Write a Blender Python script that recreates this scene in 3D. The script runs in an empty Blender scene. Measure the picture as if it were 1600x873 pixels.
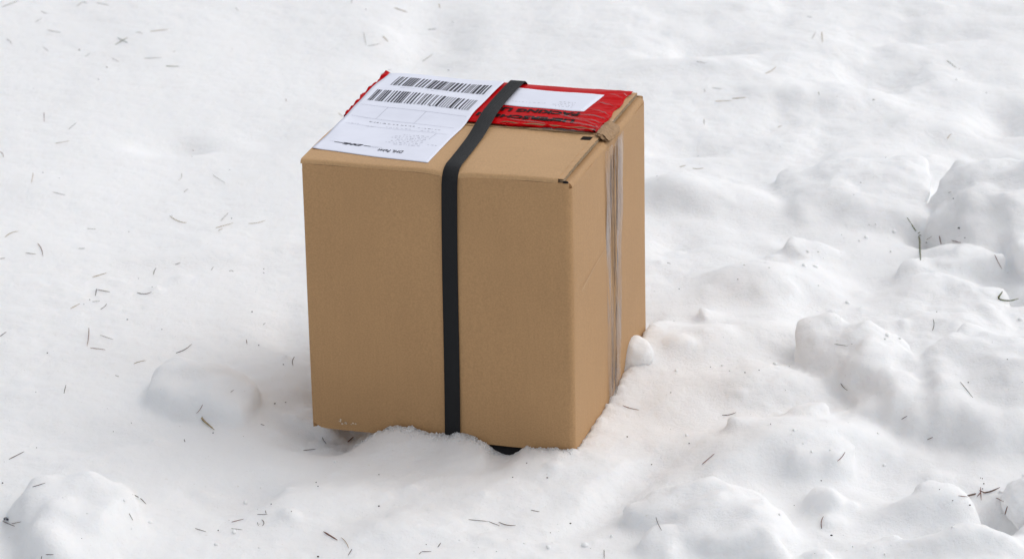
import bpy, bmesh, math, random
import numpy as np
from mathutils import Matrix, Vector
from mathutils.bvhtree import BVHTree

sc = bpy.context.scene
col = sc.collection
R = math.radians

# ------------------------------------------------------------------ camera
cd = bpy.data.cameras.new('camera')
cam = bpy.data.objects.new('camera', cd)
col.objects.link(cam)
cam.location = (0.0316, -3.6753, 1.5190)
cam.rotation_euler = (R(90 - 20.7134), 0, 0)
cd.sensor_width = 36
cd.lens = 123.75
cd.clip_start = 0.05
cd.clip_end = 400
cd.dof.use_dof = True
cd.dof.focus_distance = 3.72
cd.dof.aperture_fstop = 15
sc.camera = cam

# ------------------------------------------------------------------ sky and sun (overcast)
SUN_AZ, SUN_EL = R(66), R(55)          # azimuth measured from +Y (away from camera) towards +X (right)
w = bpy.data.worlds.new('World')
sc.world = w
w.use_nodes = True
nt = w.node_tree
sky = nt.nodes.new('ShaderNodeTexSky')
sky.sky_type = 'NISHITA'
sky.sun_disc = False
sky.sun_elevation = SUN_EL
sky.sun_rotation = SUN_AZ
sky.dust_density = 3.0
hs = nt.nodes.new('ShaderNodeHueSaturation')
hs.inputs['Saturation'].default_value = 0.24
bg = nt.nodes['Background']
bg.inputs['Strength'].default_value = 0.142
nt.links.new(sky.outputs[0], hs.inputs['Color'])
nt.links.new(hs.outputs[0], bg.inputs['Color'])
sd = bpy.data.lights.new('sun', 'SUN')
sd.energy = 0.62
sd.angle = R(120)
sd.color = (1.0, 0.99, 0.98)
sun = bpy.data.objects.new('sun', sd)
col.objects.link(sun)
sdir = Vector((math.sin(SUN_AZ) * math.cos(SUN_EL), math.cos(SUN_AZ) * math.cos(SUN_EL), math.sin(SUN_EL)))
sun.rotation_euler = sdir.to_track_quat('Z', 'Y').to_euler()
sun.location = sdir * 6
vs = sc.view_settings
vs.view_transform = 'Standard'
vs.look = 'None'
vs.exposure = 0.03
vs.gamma = 1
vs.use_curve_mapping = False

# ------------------------------------------------------------------ material helpers
def new_mat(name):
    m = bpy.data.materials.new(name)
    m.use_nodes = True
    t = m.node_tree
    return m, t, t.nodes['Principled BSDF']

def N(t, kind, **kw):
    n = t.nodes.new(kind)
    for k, v in kw.items():
        if k in n.inputs:
            n.inputs[k].default_value = v
        else:
            setattr(n, k, v)
    return n

def ramp(t, fac, stops):
    r = t.nodes.new('ShaderNodeValToRGB')
    els = r.color_ramp.elements
    while len(els) < len(stops):
        els.new(0.5)
    for e, (p, c) in zip(els, stops):
        e.position = p
        e.color = (*c, 1) if len(c) == 3 else c
    t.links.new(fac, r.inputs[0])
    return r

def coords(t, scale=(1, 1, 1)):
    tc = t.nodes.new('ShaderNodeTexCoord')
    mp = t.nodes.new('ShaderNodeMapping')
    mp.inputs['Scale'].default_value = scale
    t.links.new(tc.outputs['Object'], mp.inputs['Vector'])
    return mp.outputs[0]

def mat_snow():
    m, t, b = new_mat('snow')
    g = t.nodes.new('ShaderNodeNewGeometry')
    # faint old-snow dirt in irregular drifts
    n1 = N(t, 'ShaderNodeTexNoise', Scale=5.0, Detail=5.0, Roughness=0.62)
    t.links.new(g.outputs['Position'], n1.inputs['Vector'])
    r1 = ramp(t, n1.outputs['Fac'], [(0.42, (0.962, 0.969, 0.976)), (0.78, (0.935, 0.937, 0.936))])
    # fine brownish dust specks
    n2 = N(t, 'ShaderNodeTexNoise', Scale=260.0, Detail=2.0)
    t.links.new(g.outputs['Position'], n2.inputs['Vector'])
    r2 = ramp(t, n2.outputs['Fac'], [(0.70, (1, 1, 1)), (0.80, (0.80, 0.77, 0.73))])
    mx = N(t, 'ShaderNodeMixRGB', blend_type='MULTIPLY')
    mx.inputs[0].default_value = 0.8
    t.links.new(r1.outputs[0], mx.inputs[1])
    t.links.new(r2.outputs[0], mx.inputs[2])
    t.links.new(mx.outputs[0], b.inputs['Base Color'])
    b.inputs['Roughness'].default_value = 0.72
    b.inputs['Specular IOR Level'].default_value = 0.25
    b.inputs['Subsurface Weight'].default_value = 0.6
    b.inputs['Subsurface Radius'].default_value = (0.9, 1.0, 1.1)
    b.inputs['Subsurface Scale'].default_value = 0.030
    # granular relief
    n3 = N(t, 'ShaderNodeTexNoise', Scale=210.0, Detail=5.0, Roughness=0.75)
    n4 = N(t, 'ShaderNodeTexNoise', Scale=48.0, Detail=3.0, Roughness=0.6)
    for n in (n3, n4):
        t.links.new(g.outputs['Position'], n.inputs['Vector'])
    ad = N(t, 'ShaderNodeMath', operation='ADD')
    t.links.new(n3.outputs['Fac'], ad.inputs[0])
    t.links.new(n4.outputs['Fac'], ad.inputs[1])
    bp = N(t, 'ShaderNodeBump', Strength=0.75, Distance=0.0022)
    t.links.new(ad.outputs[0], bp.inputs['Height'])
    t.links.new(bp.outputs[0], b.inputs['Normal'])
    return m

def mat_card(name, base, stripe=(190, 3, 3), bump=0.12):
    m, t, b = new_mat(name)
    v = coords(t)
    n1 = N(t, 'ShaderNodeTexNoise', Scale=520.0, Detail=3.0, Roughness=0.7)
    n2 = N(t, 'ShaderNodeTexNoise', Scale=9.0, Detail=3.0)
    t.links.new(v, n1.inputs['Vector'])
    t.links.new(v, n2.inputs['Vector'])
    vs_ = coords(t, stripe)
    n3 = N(t, 'ShaderNodeTexNoise', Scale=1.0, Detail=1.5)
    t.links.new(vs_, n3.inputs['Vector'])
    d = tuple(c * 0.88 for c in base)
    l = tuple(min(1, c * 1.10) for c in base)
    r1 = ramp(t, n1.outputs['Fac'], [(0.30, d), (0.70, l)])
    r2 = ramp(t, n2.outputs['Fac'], [(0.30, (0.95, 0.945, 0.94)), (0.70, (1.03, 1.03, 1.03))])
    r3 = ramp(t, n3.outputs['Fac'], [(0.35, (0.985, 0.985, 0.985)), (0.65, (1.01, 1.01, 1.01))])
    a = N(t, 'ShaderNodeMixRGB', blend_type='MULTIPLY')
    a.inputs[0].default_value = 1
    c = N(t, 'ShaderNodeMixRGB', blend_type='MULTIPLY')
    c.inputs[0].default_value = 1
    t.links.new(r1.outputs[0], a.inputs[1])
    t.links.new(r2.outputs[0], a.inputs[2])
    t.links.new(a.outputs[0], c.inputs[1])
    t.links.new(r3.outputs[0], c.inputs[2])
    t.links.new(c.outputs[0], b.inputs['Base Color'])
    b.inputs['Roughness'].default_value = 0.62
    b.inputs['Specular IOR Level'].default_value = 0.35
    ad = N(t, 'ShaderNodeMath', operation='MULTIPLY_ADD')
    t.links.new(n3.outputs['Fac'], ad.inputs[0])
    ad.inputs[1].default_value = 1.6
    t.links.new(n1.outputs['Fac'], ad.inputs[2])
    bp = N(t, 'ShaderNodeBump', Strength=bump * 2.5, Distance=0.0006)
    t.links.new(ad.outputs[0], bp.inputs['Height'])
    t.links.new(bp.outputs[0], b.inputs['Normal'])
    return m

def mat_plain(name, base, rough=0.5, spec=0.4, bump=0.0, bscale=200.0, var=0.12):
    m, t, b = new_mat(name)
    v = coords(t)
    n = N(t, 'ShaderNodeTexNoise', Scale=bscale, Detail=3.0)
    t.links.new(v, n.inputs['Vector'])
    r = ramp(t, n.outputs['Fac'], [(0.3, tuple(c * (1 - var) for c in base)), (0.7, tuple(min(1, c * (1 + var)) for c in base))])
    t.links.new(r.outputs[0], b.inputs['Base Color'])
    b.inputs['Roughness'].default_value = rough
    b.inputs['Specular IOR Level'].default_value = spec
    if bump:
        bp = N(t, 'ShaderNodeBump', Strength=bump, Distance=0.001)
        t.links.new(n.outputs['Fac'], bp.inputs['Height'])
        t.links.new(bp.outputs[0], b.inputs['Normal'])
    return m

def mat_film(name, base, alpha_lo, alpha_hi, stripe, rough=0.18, lo=0.4, hi=0.62):
    """thin clear plastic: lets the board show through, with milky unstuck streaks (painted glints on the top tape)"""
    m, t, b = new_mat(name)
    v = coords(t, stripe)
    n = N(t, 'ShaderNodeTexNoise', Scale=1.0, Detail=3.0, Roughness=0.55)
    t.links.new(v, n.inputs['Vector'])
    r = ramp(t, n.outputs['Fac'], [(lo, (alpha_lo,) * 3), (hi, (alpha_hi,) * 3)])
    t.links.new(r.outputs[0], b.inputs['Alpha'])
    b.inputs['Base Color'].default_value = (*base, 1)
    b.inputs['Roughness'].default_value = rough
    b.inputs['Specular IOR Level'].default_value = 0.7
    bp = N(t, 'ShaderNodeBump', Strength=0.5, Distance=0.0015)
    t.links.new(n.outputs['Fac'], bp.inputs['Height'])
    t.links.new(bp.outputs[0], b.inputs['Normal'])
    return m

def mat_webbing():
    m, t, b = new_mat('black_webbing')
    tc = t.nodes.new('ShaderNodeTexCoord')
    wv = N(t, 'ShaderNodeTexWave', Scale=330.0, Distortion=0.6)
    wv.bands_direction = 'DIAGONAL'
    t.links.new(tc.outputs['Object'], wv.inputs['Vector'])
    r = ramp(t, wv.outputs['Fac'], [(0.2, (0.006, 0.006, 0.007)), (0.8, (0.024, 0.025, 0.027))])
    t.links.new(r.outputs[0], b.inputs['Base Color'])
    b.inputs['Roughness'].default_value = 0.6
    b.inputs['Specular IOR Level'].default_value = 0.2
    bp = N(t, 'ShaderNodeBump', Strength=0.7, Distance=0.0006)
    t.links.new(wv.outputs['Fac'], bp.inputs['Height'])
    t.links.new(bp.outputs[0], b.inputs['Normal'])
    return m

M = {}
M['snow'] = mat_snow()
KRAFT = (0.452, 0.266, 0.122)
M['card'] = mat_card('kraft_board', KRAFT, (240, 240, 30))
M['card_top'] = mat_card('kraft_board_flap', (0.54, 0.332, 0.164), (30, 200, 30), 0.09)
M['liner'] = mat_plain('board_liner', (0.42, 0.32, 0.21), 0.8, 0.2)
M['flute_shade'] = mat_plain('flute_hollow_shade', (0.10, 0.075, 0.055), 0.9, 0.1)  # dark colour painted in for shade inside the cut edge
M['crumple'] = mat_plain('torn_kraft_paper', (0.34, 0.215, 0.115), 0.7, 0.3, 0.6, 260.0)
M['paper'] = mat_plain('label_paper', (0.80, 0.825, 0.93), 0.5, 0.3, 0.0, 60.0, 0.02)
M['ink'] = mat_plain('black_ink', (0.030, 0.030, 0.048), 0.6, 0.3)
M['grey_ink'] = mat_plain('grey_ink', (0.38, 0.39, 0.45), 0.6, 0.3)
M['black_print'] = mat_plain('black_print', (0.008, 0.006, 0.006), 0.6, 0.08)
M['red'] = mat_plain('red_film', (0.52, 0.0008, 0.003), 0.40, 0.03, 0.12, 60.0, 0.10)
M['tape'] = mat_film('milky_tape', (0.50, 0.455, 0.44), 0.06, 0.36, (25, 34, 16), 0.10, 0.38, 0.66)
M['tape_clear'] = mat_film('clear_tape', (0.55, 0.50, 0.47), 0.02, 0.22, (90, 120, 3), 0.2)
M['tape_top'] = mat_film('clear_tape_glints', (0.72, 0.68, 0.67), 0.0, 0.55, (14, 150, 40), 0.12, 0.62, 0.80)  # pale streaks painted into the film as glints
M['web'] = mat_webbing()
M['grain'] = mat_plain('snow_grain', (0.96, 0.965, 0.97), 0.7, 0.25, 0, 300, 0.02)
M['black'] = mat_plain('black_plastic_and_gap_shade', (0.010, 0.009, 0.010), 0.6, 0.2)  # base plate, and painted shade in the corner gap
M['needle_brown'] = mat_plain('needle_brown', (0.115, 0.075, 0.058), 0.6, 0.3, 0, 300, 0.3)
M['needle_red'] = mat_plain('needle_red', (0.20, 0.085, 0.065), 0.6, 0.3, 0, 300, 0.3)
M['needle_tan'] = mat_plain('needle_tan', (0.38, 0.285, 0.165), 0.6, 0.3, 0, 300, 0.3)
M['needle_green'] = mat_plain('needle_green', (0.105, 0.115, 0.045), 0.6, 0.3, 0, 300, 0.3)
M['needle_grey'] = mat_plain('needle_grey', (0.33, 0.315, 0.29), 0.6, 0.3, 0, 300, 0.3)
M['speck'] = mat_plain('bark_speck', (0.06, 0.05, 0.045), 0.8, 0.2)
M['insect'] = mat_plain('dark_blue_shell', (0.012, 0.016, 0.045), 0.3, 0.5)

gb = M['grain'].node_tree.nodes['Principled BSDF']
gb.inputs['Subsurface Weight'].default_value = 1.0
gb.inputs['Subsurface Radius'].default_value = (1, 1, 1)
gb.inputs['Subsurface Scale'].default_value = 0.004

# ------------------------------------------------------------------ mesh helpers
def tag(o, label=None, cat=None, group=None, kind=None):
    for k, v in (('label', label), ('category', cat), ('group', group), ('kind', kind)):
        if v:
            o[k] = v
    return o

def mesh_obj(name, verts, faces, mat, parent=None, smooth=True):
    me = bpy.data.meshes.new(name)
    me.from_pydata([tuple(map(float, v)) for v in verts], [], faces)
    me.materials.append(mat)
    if smooth:
        me.polygons.foreach_set('use_smooth', [True] * len(me.polygons))
    me.update()
    o = bpy.data.objects.new(name, me)
    col.objects.link(o)
    if parent:
        o.parent = parent
    return o

def sheet(P, off):
    """closed thin solid from an outer grid P (nu,nv,3) and inward offset vectors off (nu,nv,3)"""
    nu, nv = P.shape[:2]
    V = np.concatenate([P.reshape(-1, 3), (P + off).reshape(-1, 3)])
    n = nu * nv
    F = []
    for i in range(nu - 1):
        for j in range(nv - 1):
            a, b, c, d = i * nv + j, (i + 1) * nv + j, (i + 1) * nv + j + 1, i * nv + j + 1
            F.append((a, b, c, d))
            F.append((n + a, n + d, n + c, n + b))
    for i in range(nu - 1):
        a, b = i * nv, (i + 1) * nv
        F.append((b, a, n + a, n + b))
        a, b = i * nv + nv - 1, (i + 1) * nv + nv - 1
        F.append((a, b, n + b, n + a))
    for j in range(nv - 1):
        F.append((j, j + 1, n + j + 1, n + j))
        a = (nu - 1) * nv + j
        F.append((a + 1, a, n + a, n + a + 1))
    return V, F

def fix_normals(o):
    bm = bmesh.new()
    bm.from_mesh(o.data)
    bmesh.ops.recalc_face_normals(bm, faces=bm.faces)
    bm.to_mesh(o.data)
    bm.free()

def sharp(o, deg=40):
    bm = bmesh.new()
    bm.from_mesh(o.data)
    for e in bm.edges:
        if len(e.link_faces) == 2 and e.calc_face_angle(0) > R(deg):
            e.smooth = False
    bm.to_mesh(o.data)
    bm.free()

# ------------------------------------------------------------------ noise
_rng = np.random.RandomState(7)
_perm = np.concatenate([_rng.permutation(512)] * 3)
_g2 = np.stack([np.cos(np.linspace(0, 2 * np.pi, 512, False)), np.sin(np.linspace(0, 2 * np.pi, 512, False))], 1)
_g3 = _rng.normal(size=(512, 3))
_g3 /= np.linalg.norm(_g3, axis=1)[:, None]

def noise2(x, y, seed=0):
    x = x + seed * 17.31
    y = y - seed * 9.77
    xi, yi = np.floor(x).astype(int), np.floor(y).astype(int)
    xf, yf = x - xi, y - yi
    u, v = xf**3 * (xf * (xf * 6 - 15) + 10), yf**3 * (yf * (yf * 6 - 15) + 10)
    def g(a, b):
        h = _perm[(_perm[(xi + a) & 511] + yi + b) & 511]
        return _g2[h, 0] * (xf - a) + _g2[h, 1] * (yf - b)
    return ((g(0, 0) * (1 - u) + g(1, 0) * u) * (1 - v) + (g(0, 1) * (1 - u) + g(1, 1) * u) * v) * 1.5

def noise3(p, seed=0):
    p = p + np.array([seed * 13.7, seed * 5.3, -seed * 8.1])
    i = np.floor(p).astype(int)
    f = p - i
    u = f**3 * (f * (f * 6 - 15) + 10)
    r = 0
    for a in (0, 1):
        for b in (0, 1):
            for c in (0, 1):
                h = _perm[(_perm[(_perm[(i[:, 0] + a) & 511] + i[:, 1] + b) & 511] + i[:, 2] + c) & 511]
                d = (_g3[h] * (f - np.array([a, b, c]))).sum(1)
                wgt = (u[:, 0] if a else 1 - u[:, 0]) * (u[:, 1] if b else 1 - u[:, 1]) * (u[:, 2] if c else 1 - u[:, 2])
                r = r + d * wgt
    return r * 1.4

def sstep(a, b, x):
    t = np.clip((x - a) / (b - a), 0, 1)
    return t * t * (3 - 2 * t)

# ------------------------------------------------------------------ parcel frame (needed to bed the snow against it)
W, D, H = 0.300, 0.3106, 0.3105
BOX = Matrix(((0.9581, 0.2857, -0.0208, 0), (-0.2858, 0.9583, -0.0001, 0), (0.0199, 0.0060, 0.9998, 0), (0, 0, 0, 1)))
BR = np.array(BOX)[:3, :3]

# ------------------------------------------------------------------ snow clods (lumps one could lift off)
# x, y, height of centre over the ground, radii, yaw, seed, facet sharpness, roughness, skirt, label, lee drift offset
CLODS = [
    (0.5753, -0.3123, 0.0060, 0.0360, 0.0500, 0.0380, 0.0000, 17, 5.0000, 1.0000, 0.4000, 'small white snow block right beside the dark twig', 0.0200, 0.0200),
    (0.1701, 0.0377, -0.0030, 0.0130, 0.0300, 0.0170, -0.2094, 27, 7.0000, 2.4000, 0.3500, 'tiny snow lump leaning against the parcel corner', 0.0000, 0.0000),
]
# lumps fused into the ground: x, y, height, radii, yaw, seed, facet sharpness, roughness, tilts
LUMPS = [
    (-0.3168, -0.0342, -0.0140, 0.0740, 0.0800, 0.0520, -0.2094, 31, 7.0000, 1.0000, 0.0000, 0.0000),
    (-0.4197, -0.4043, -0.0160, 0.0820, 0.1400, 0.0600, 0.0873, 12, 8.0000, 1.2000, 0.0000, 0.0000),
    (0.4543, 0.5773, -0.0160, 0.1040, 0.1300, 0.0460, -0.1396, 33, 18.0000, 1.0000, 0.0000, 0.1000),
    (0.6598, 0.4981, 0.0180, 0.1250, 0.1150, 0.0680, 0.1745, 14, 16.0000, 1.6000, 0.1500, 0.1500),
    (0.5891, 0.3673, -0.0180, 0.0600, 0.0500, 0.0450, 0.1745, 24, 9.0000, 1.5000, 0.1000, 0.1000),
    (0.4411, -0.0398, -0.0160, 0.0700, 0.1300, 0.0620, 0.3142, 15, 18.0000, 1.6000, 0.1500, 0.2000),
    (0.5613, -0.0857, -0.0100, 0.1080, 0.1350, 0.0680, 0.2094, 16, 18.0000, 1.6000, 0.1000, 0.1500),
    (0.6692, 0.3673, 0.0100, 0.0360, 0.0600, 0.0450, 0.0000, 18, 5.0000, 1.0000, 0.0000, 0.0000),
    (0.2377, -0.3652, -0.0160, 0.0740, 0.0950, 0.0500, 0.4363, 19, 16.0000, 1.5000, 0.2500, 0.1000),
    (0.5793, -0.1677, -0.0028, 0.0152, 0.0215, 0.0128, 1.6232, 100, 16.0000, 0.6919, -0.1559, 0.0273),
    (0.3469, -0.2390, -0.0075, 0.0212, 0.0211, 0.0190, 1.2678, 101, 16.0000, 0.8615, -0.2656, 0.1482),
    (0.4192, 0.3557, -0.0013, 0.0050, 0.0071, 0.0037, 1.2957, 102, 16.0000, 0.2309, -0.0815, -0.2088),
    (0.4361, 0.0402, -0.0026, 0.0056, 0.0053, 0.0050, 0.3226, 103, 16.0000, 0.2308, -0.0881, -0.0686),
    (0.3465, -0.4756, -0.0038, 0.0210, 0.0201, 0.0117, 0.9284, 104, 16.0000, 0.6487, -0.2223, -0.0467),
    (0.6284, 0.1257, -0.0039, 0.0106, 0.0077, 0.0070, 0.1499, 105, 16.0000, 0.3193, -0.2192, 0.0039),
    (0.4686, 0.1720, -0.0012, 0.0075, 0.0069, 0.0058, 0.9584, 106, 16.0000, 0.2340, -0.0280, 0.2206),
    (0.4914, 0.1662, -0.0015, 0.0126, 0.0095, 0.0082, 1.5783, 107, 16.0000, 0.4022, -0.1337, 0.2427),
    (0.3383, -0.4516, -0.0057, 0.0158, 0.0163, 0.0174, 1.2139, 108, 16.0000, 0.7547, -0.2681, -0.1442),
    (0.2820, -0.4467, -0.0047, 0.0221, 0.0282, 0.0224, 1.8023, 109, 16.0000, 0.9993, 0.2455, 0.2631),
    (0.4006, -0.4009, -0.0028, 0.0062, 0.0065, 0.0048, 0.7455, 110, 16.0000, 0.2636, -0.2913, 0.0655),
    (0.6081, 0.2526, -0.0066, 0.0213, 0.0201, 0.0181, 2.2080, 111, 16.0000, 0.9323, -0.0138, 0.1204),
    (0.6091, 0.0299, -0.0019, 0.0097, 0.0063, 0.0052, 0.2386, 112, 16.0000, 0.2955, 0.0395, -0.1231),
    (0.5622, 0.4553, -0.0023, 0.0072, 0.0059, 0.0041, 0.7883, 113, 16.0000, 0.2308, -0.0010, -0.1175),
    (0.4952, -0.1361, -0.0010, 0.0077, 0.0062, 0.0051, 0.6321, 114, 16.0000, 0.2311, 0.0856, 0.2470),
    (0.2130, 0.3537, -0.0015, 0.0065, 0.0073, 0.0064, 1.0643, 115, 16.0000, 0.2588, -0.2875, -0.2402),
    (0.3516, -0.1300, -0.0039, 0.0245, 0.0269, 0.0224, 1.7705, 116, 16.0000, 0.9629, 0.2969, 0.1494),
    (0.1805, -0.4295, -0.0076, 0.0364, 0.0353, 0.0299, 2.4859, 117, 16.0000, 1.2440, 0.2305, 0.2241),
    (0.3741, -0.2271, -0.0066, 0.0316, 0.0282, 0.0245, 0.7363, 118, 16.0000, 1.1837, -0.0947, -0.1628),
    (0.3994, 0.3863, -0.0093, 0.0353, 0.0391, 0.0305, 2.1968, 119, 16.0000, 1.2698, -0.2520, 0.1892),
    (0.4302, -0.0869, -0.0053, 0.0339, 0.0248, 0.0244, 1.6464, 120, 16.0000, 1.0350, 0.0996, 0.0054),
    (0.3637, -0.3640, -0.0035, 0.0198, 0.0208, 0.0162, 1.7383, 121, 16.0000, 0.7310, -0.2951, 0.1173),
    (0.2095, -0.4644, -0.0029, 0.0066, 0.0077, 0.0051, 2.9418, 122, 16.0000, 0.2364, -0.2877, -0.0079),
    (0.4465, 0.2771, -0.0023, 0.0149, 0.0176, 0.0098, 2.4213, 123, 16.0000, 0.6275, 0.1879, -0.1625),
    (0.2860, -0.1694, -0.0091, 0.0230, 0.0188, 0.0140, 2.8711, 124, 16.0000, 0.8350, -0.2093, -0.0705),
    (0.5645, 0.5679, -0.0036, 0.0157, 0.0176, 0.0131, 1.3081, 125, 16.0000, 0.7358, 0.0399, 0.2573),
    (0.3629, 0.0950, -0.0013, 0.0073, 0.0053, 0.0040, 1.5608, 126, 16.0000, 0.2321, 0.2628, 0.1007),
    (0.3672, -0.3036, -0.0029, 0.0079, 0.0070, 0.0061, 0.7710, 127, 16.0000, 0.2800, -0.2746, 0.1672),
    (0.5332, 0.3352, -0.0030, 0.0295, 0.0329, 0.0177, 1.2504, 128, 16.0000, 1.0050, -0.2141, 0.1659),
    (0.6137, 0.1683, -0.0008, 0.0062, 0.0059, 0.0053, 2.5125, 129, 16.0000, 0.2325, 0.0748, -0.1243),
    (0.6081, -0.1805, -0.0042, 0.0171, 0.0167, 0.0102, 1.7062, 130, 16.0000, 0.5553, 0.0621, 0.2853),
    (0.3925, 0.1472, -0.0012, 0.0058, 0.0054, 0.0039, 0.1246, 131, 16.0000, 0.2349, 0.0744, -0.0549),
    (0.2393, 0.3982, -0.0114, 0.0220, 0.0218, 0.0145, 0.2069, 132, 16.0000, 0.9138, -0.2183, -0.1565),
    (0.4124, 0.2080, -0.0020, 0.0108, 0.0080, 0.0082, 1.6271, 133, 16.0000, 0.3520, -0.1402, -0.2003),
    (0.4256, -0.0639, -0.0040, 0.0073, 0.0078, 0.0056, 0.7245, 134, 16.0000, 0.3138, -0.1717, -0.2047),
    (0.6162, 0.2431, -0.0016, 0.0058, 0.0085, 0.0045, 2.6972, 135, 16.0000, 0.2518, -0.1996, 0.0601),
    (0.3705, 0.1789, -0.0030, 0.0053, 0.0069, 0.0055, 0.8641, 136, 16.0000, 0.2339, -0.2647, -0.2262),
    (0.3324, 0.3508, -0.0008, 0.0075, 0.0067, 0.0050, 0.1753, 137, 16.0000, 0.2346, -0.0329, 0.0601),
    (0.5545, -0.0329, -0.0012, 0.0068, 0.0051, 0.0048, 2.4513, 138, 16.0000, 0.2319, 0.0318, 0.1285),
    (0.5588, -0.4636, -0.0028, 0.0068, 0.0066, 0.0046, 1.1668, 139, 16.0000, 0.2352, -0.1336, -0.1221),
    (0.6364, 0.3745, -0.0036, 0.0104, 0.0118, 0.0070, 1.5070, 140, 16.0000, 0.3673, -0.2687, -0.2382),
    (0.3376, 0.2251, -0.0127, 0.0340, 0.0330, 0.0213, 1.1031, 141, 16.0000, 1.2248, 0.0333, 0.2847),
    (0.3591, 0.3711, -0.0059, 0.0179, 0.0158, 0.0128, 0.2774, 142, 16.0000, 0.5394, -0.0935, 0.0073),
    (0.3022, -0.3332, -0.0024, 0.0077, 0.0056, 0.0041, 1.6659, 143, 16.0000, 0.2317, 0.1372, 0.1635),
    (0.4713, 0.2872, -0.0009, 0.0075, 0.0062, 0.0054, 0.4014, 144, 16.0000, 0.2773, 0.2781, 0.0871),
    (0.2526, 0.0759, -0.0009, 0.0069, 0.0067, 0.0059, 2.0831, 145, 16.0000, 0.2492, -0.0441, 0.0756),
    (0.4802, -0.1106, -0.0033, 0.0076, 0.0096, 0.0057, 0.7471, 146, 16.0000, 0.3234, 0.2951, 0.0238),
    (0.4881, -0.2322, -0.0060, 0.0237, 0.0164, 0.0138, 0.1467, 147, 16.0000, 0.7371, -0.0275, -0.1600),
    (0.3469, -0.2195, -0.0008, 0.0075, 0.0069, 0.0041, 0.4248, 148, 16.0000, 0.2326, 0.1139, -0.2036),
    (0.5845, -0.2791, -0.0073, 0.0175, 0.0181, 0.0167, 0.8404, 149, 16.0000, 0.7669, -0.0089, 0.2109),
    (0.4719, -0.3220, -0.0066, 0.0152, 0.0149, 0.0119, 2.5840, 150, 16.0000, 0.6152, -0.0740, -0.1734),
    (0.3688, -0.1761, -0.0008, 0.0072, 0.0087, 0.0043, 2.2415, 151, 16.0000, 0.2683, 0.0688, -0.1926),
    (0.2576, -0.2094, -0.0029, 0.0056, 0.0059, 0.0042, 1.3814, 152, 16.0000, 0.2354, 0.2939, -0.0447),
    (0.4036, -0.2235, -0.0018, 0.0053, 0.0075, 0.0040, 2.6251, 153, 16.0000, 0.2308, 0.0739, 0.0654),
    (0.2071, 0.2463, -0.0029, 0.0068, 0.0070, 0.0044, 0.1440, 154, 16.0000, 0.2473, -0.0816, -0.1064),
    (0.4410, -0.1889, -0.0015, 0.0103, 0.0078, 0.0057, 0.8928, 155, 16.0000, 0.3401, 0.0139, 0.0213),
    (0.4343, 0.1383, -0.0098, 0.0315, 0.0361, 0.0190, 1.8961, 156, 16.0000, 1.0814, -0.0318, -0.0197),
    (0.3730, 0.1059, -0.0038, 0.0156, 0.0160, 0.0166, 1.1985, 157, 16.0000, 0.6818, 0.0276, 0.0588),
    (0.3440, -0.1023, -0.0015, 0.0071, 0.0067, 0.0042, 0.8551, 158, 16.0000, 0.2308, -0.0487, -0.0898),
    (0.3191, -0.4549, -0.0023, 0.0062, 0.0077, 0.0052, 1.7344, 159, 16.0000, 0.2320, -0.2413, 0.0081),
    (0.5589, 0.0929, -0.0097, 0.0237, 0.0299, 0.0199, 1.8819, 160, 16.0000, 0.8905, 0.0890, -0.1925),
    (0.2184, 0.0530, -0.0097, 0.0258, 0.0209, 0.0183, 1.9860, 161, 16.0000, 0.8132, 0.1411, 0.2288),
    (0.3591, -0.3229, -0.0139, 0.0283, 0.0284, 0.0295, 2.1432, 162, 16.0000, 1.2698, 0.2755, -0.1744),
    (0.4479, 0.2125, -0.0015, 0.0070, 0.0100, 0.0067, 0.5579, 163, 16.0000, 0.3215, -0.2627, 0.2244),
    (0.3896, -0.0831, -0.0012, 0.0058, 0.0069, 0.0042, 0.2639, 164, 16.0000, 0.2308, -0.1032, -0.2639),
    (0.6056, 0.2652, -0.0034, 0.0074, 0.0064, 0.0070, 1.5081, 165, 16.0000, 0.2858, -0.0224, -0.0528),
    (0.4037, -0.4201, -0.0044, 0.0178, 0.0219, 0.0112, 2.4006, 166, 16.0000, 0.6561, 0.1960, -0.1356),
    (0.2417, -0.1995, -0.0017, 0.0064, 0.0070, 0.0048, 0.7871, 167, 16.0000, 0.2309, 0.2083, 0.1967),
    (0.5555, 0.3413, -0.0015, 0.0064, 0.0050, 0.0049, 0.8056, 168, 16.0000, 0.2348, 0.1637, -0.1132),
    (0.2688, 0.1618, -0.0045, 0.0209, 0.0186, 0.0151, 0.0625, 169, 16.0000, 0.7597, -0.2828, -0.0596),
    (0.4099, -0.0478, -0.0020, 0.0066, 0.0059, 0.0043, 2.1342, 170, 16.0000, 0.2316, -0.0310, 0.0655),
    (0.3708, 0.3769, -0.0013, 0.0062, 0.0071, 0.0048, 2.4904, 171, 16.0000, 0.2414, -0.1618, 0.0558),
    (0.2452, -0.2697, -0.0007, 0.0075, 0.0075, 0.0057, 0.3666, 172, 16.0000, 0.2708, 0.1240, 0.0277),
    (0.5571, 0.0898, -0.0021, 0.0076, 0.0053, 0.0043, 2.9020, 173, 16.0000, 0.2318, -0.0524, 0.0697),
    (0.4675, -0.3167, -0.0033, 0.0130, 0.0153, 0.0103, 2.1805, 174, 16.0000, 0.5149, -0.1288, -0.2459),
    (0.4284, -0.4945, -0.0025, 0.0084, 0.0078, 0.0063, 2.3401, 175, 16.0000, 0.3555, 0.0977, -0.2858),
    (0.5656, 0.2425, -0.0033, 0.0084, 0.0058, 0.0059, 1.7378, 176, 16.0000, 0.2566, -0.2343, 0.0627),
    (0.5342, 0.0900, -0.0036, 0.0083, 0.0098, 0.0068, 2.9911, 177, 16.0000, 0.4010, -0.2547, -0.2671),
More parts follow.
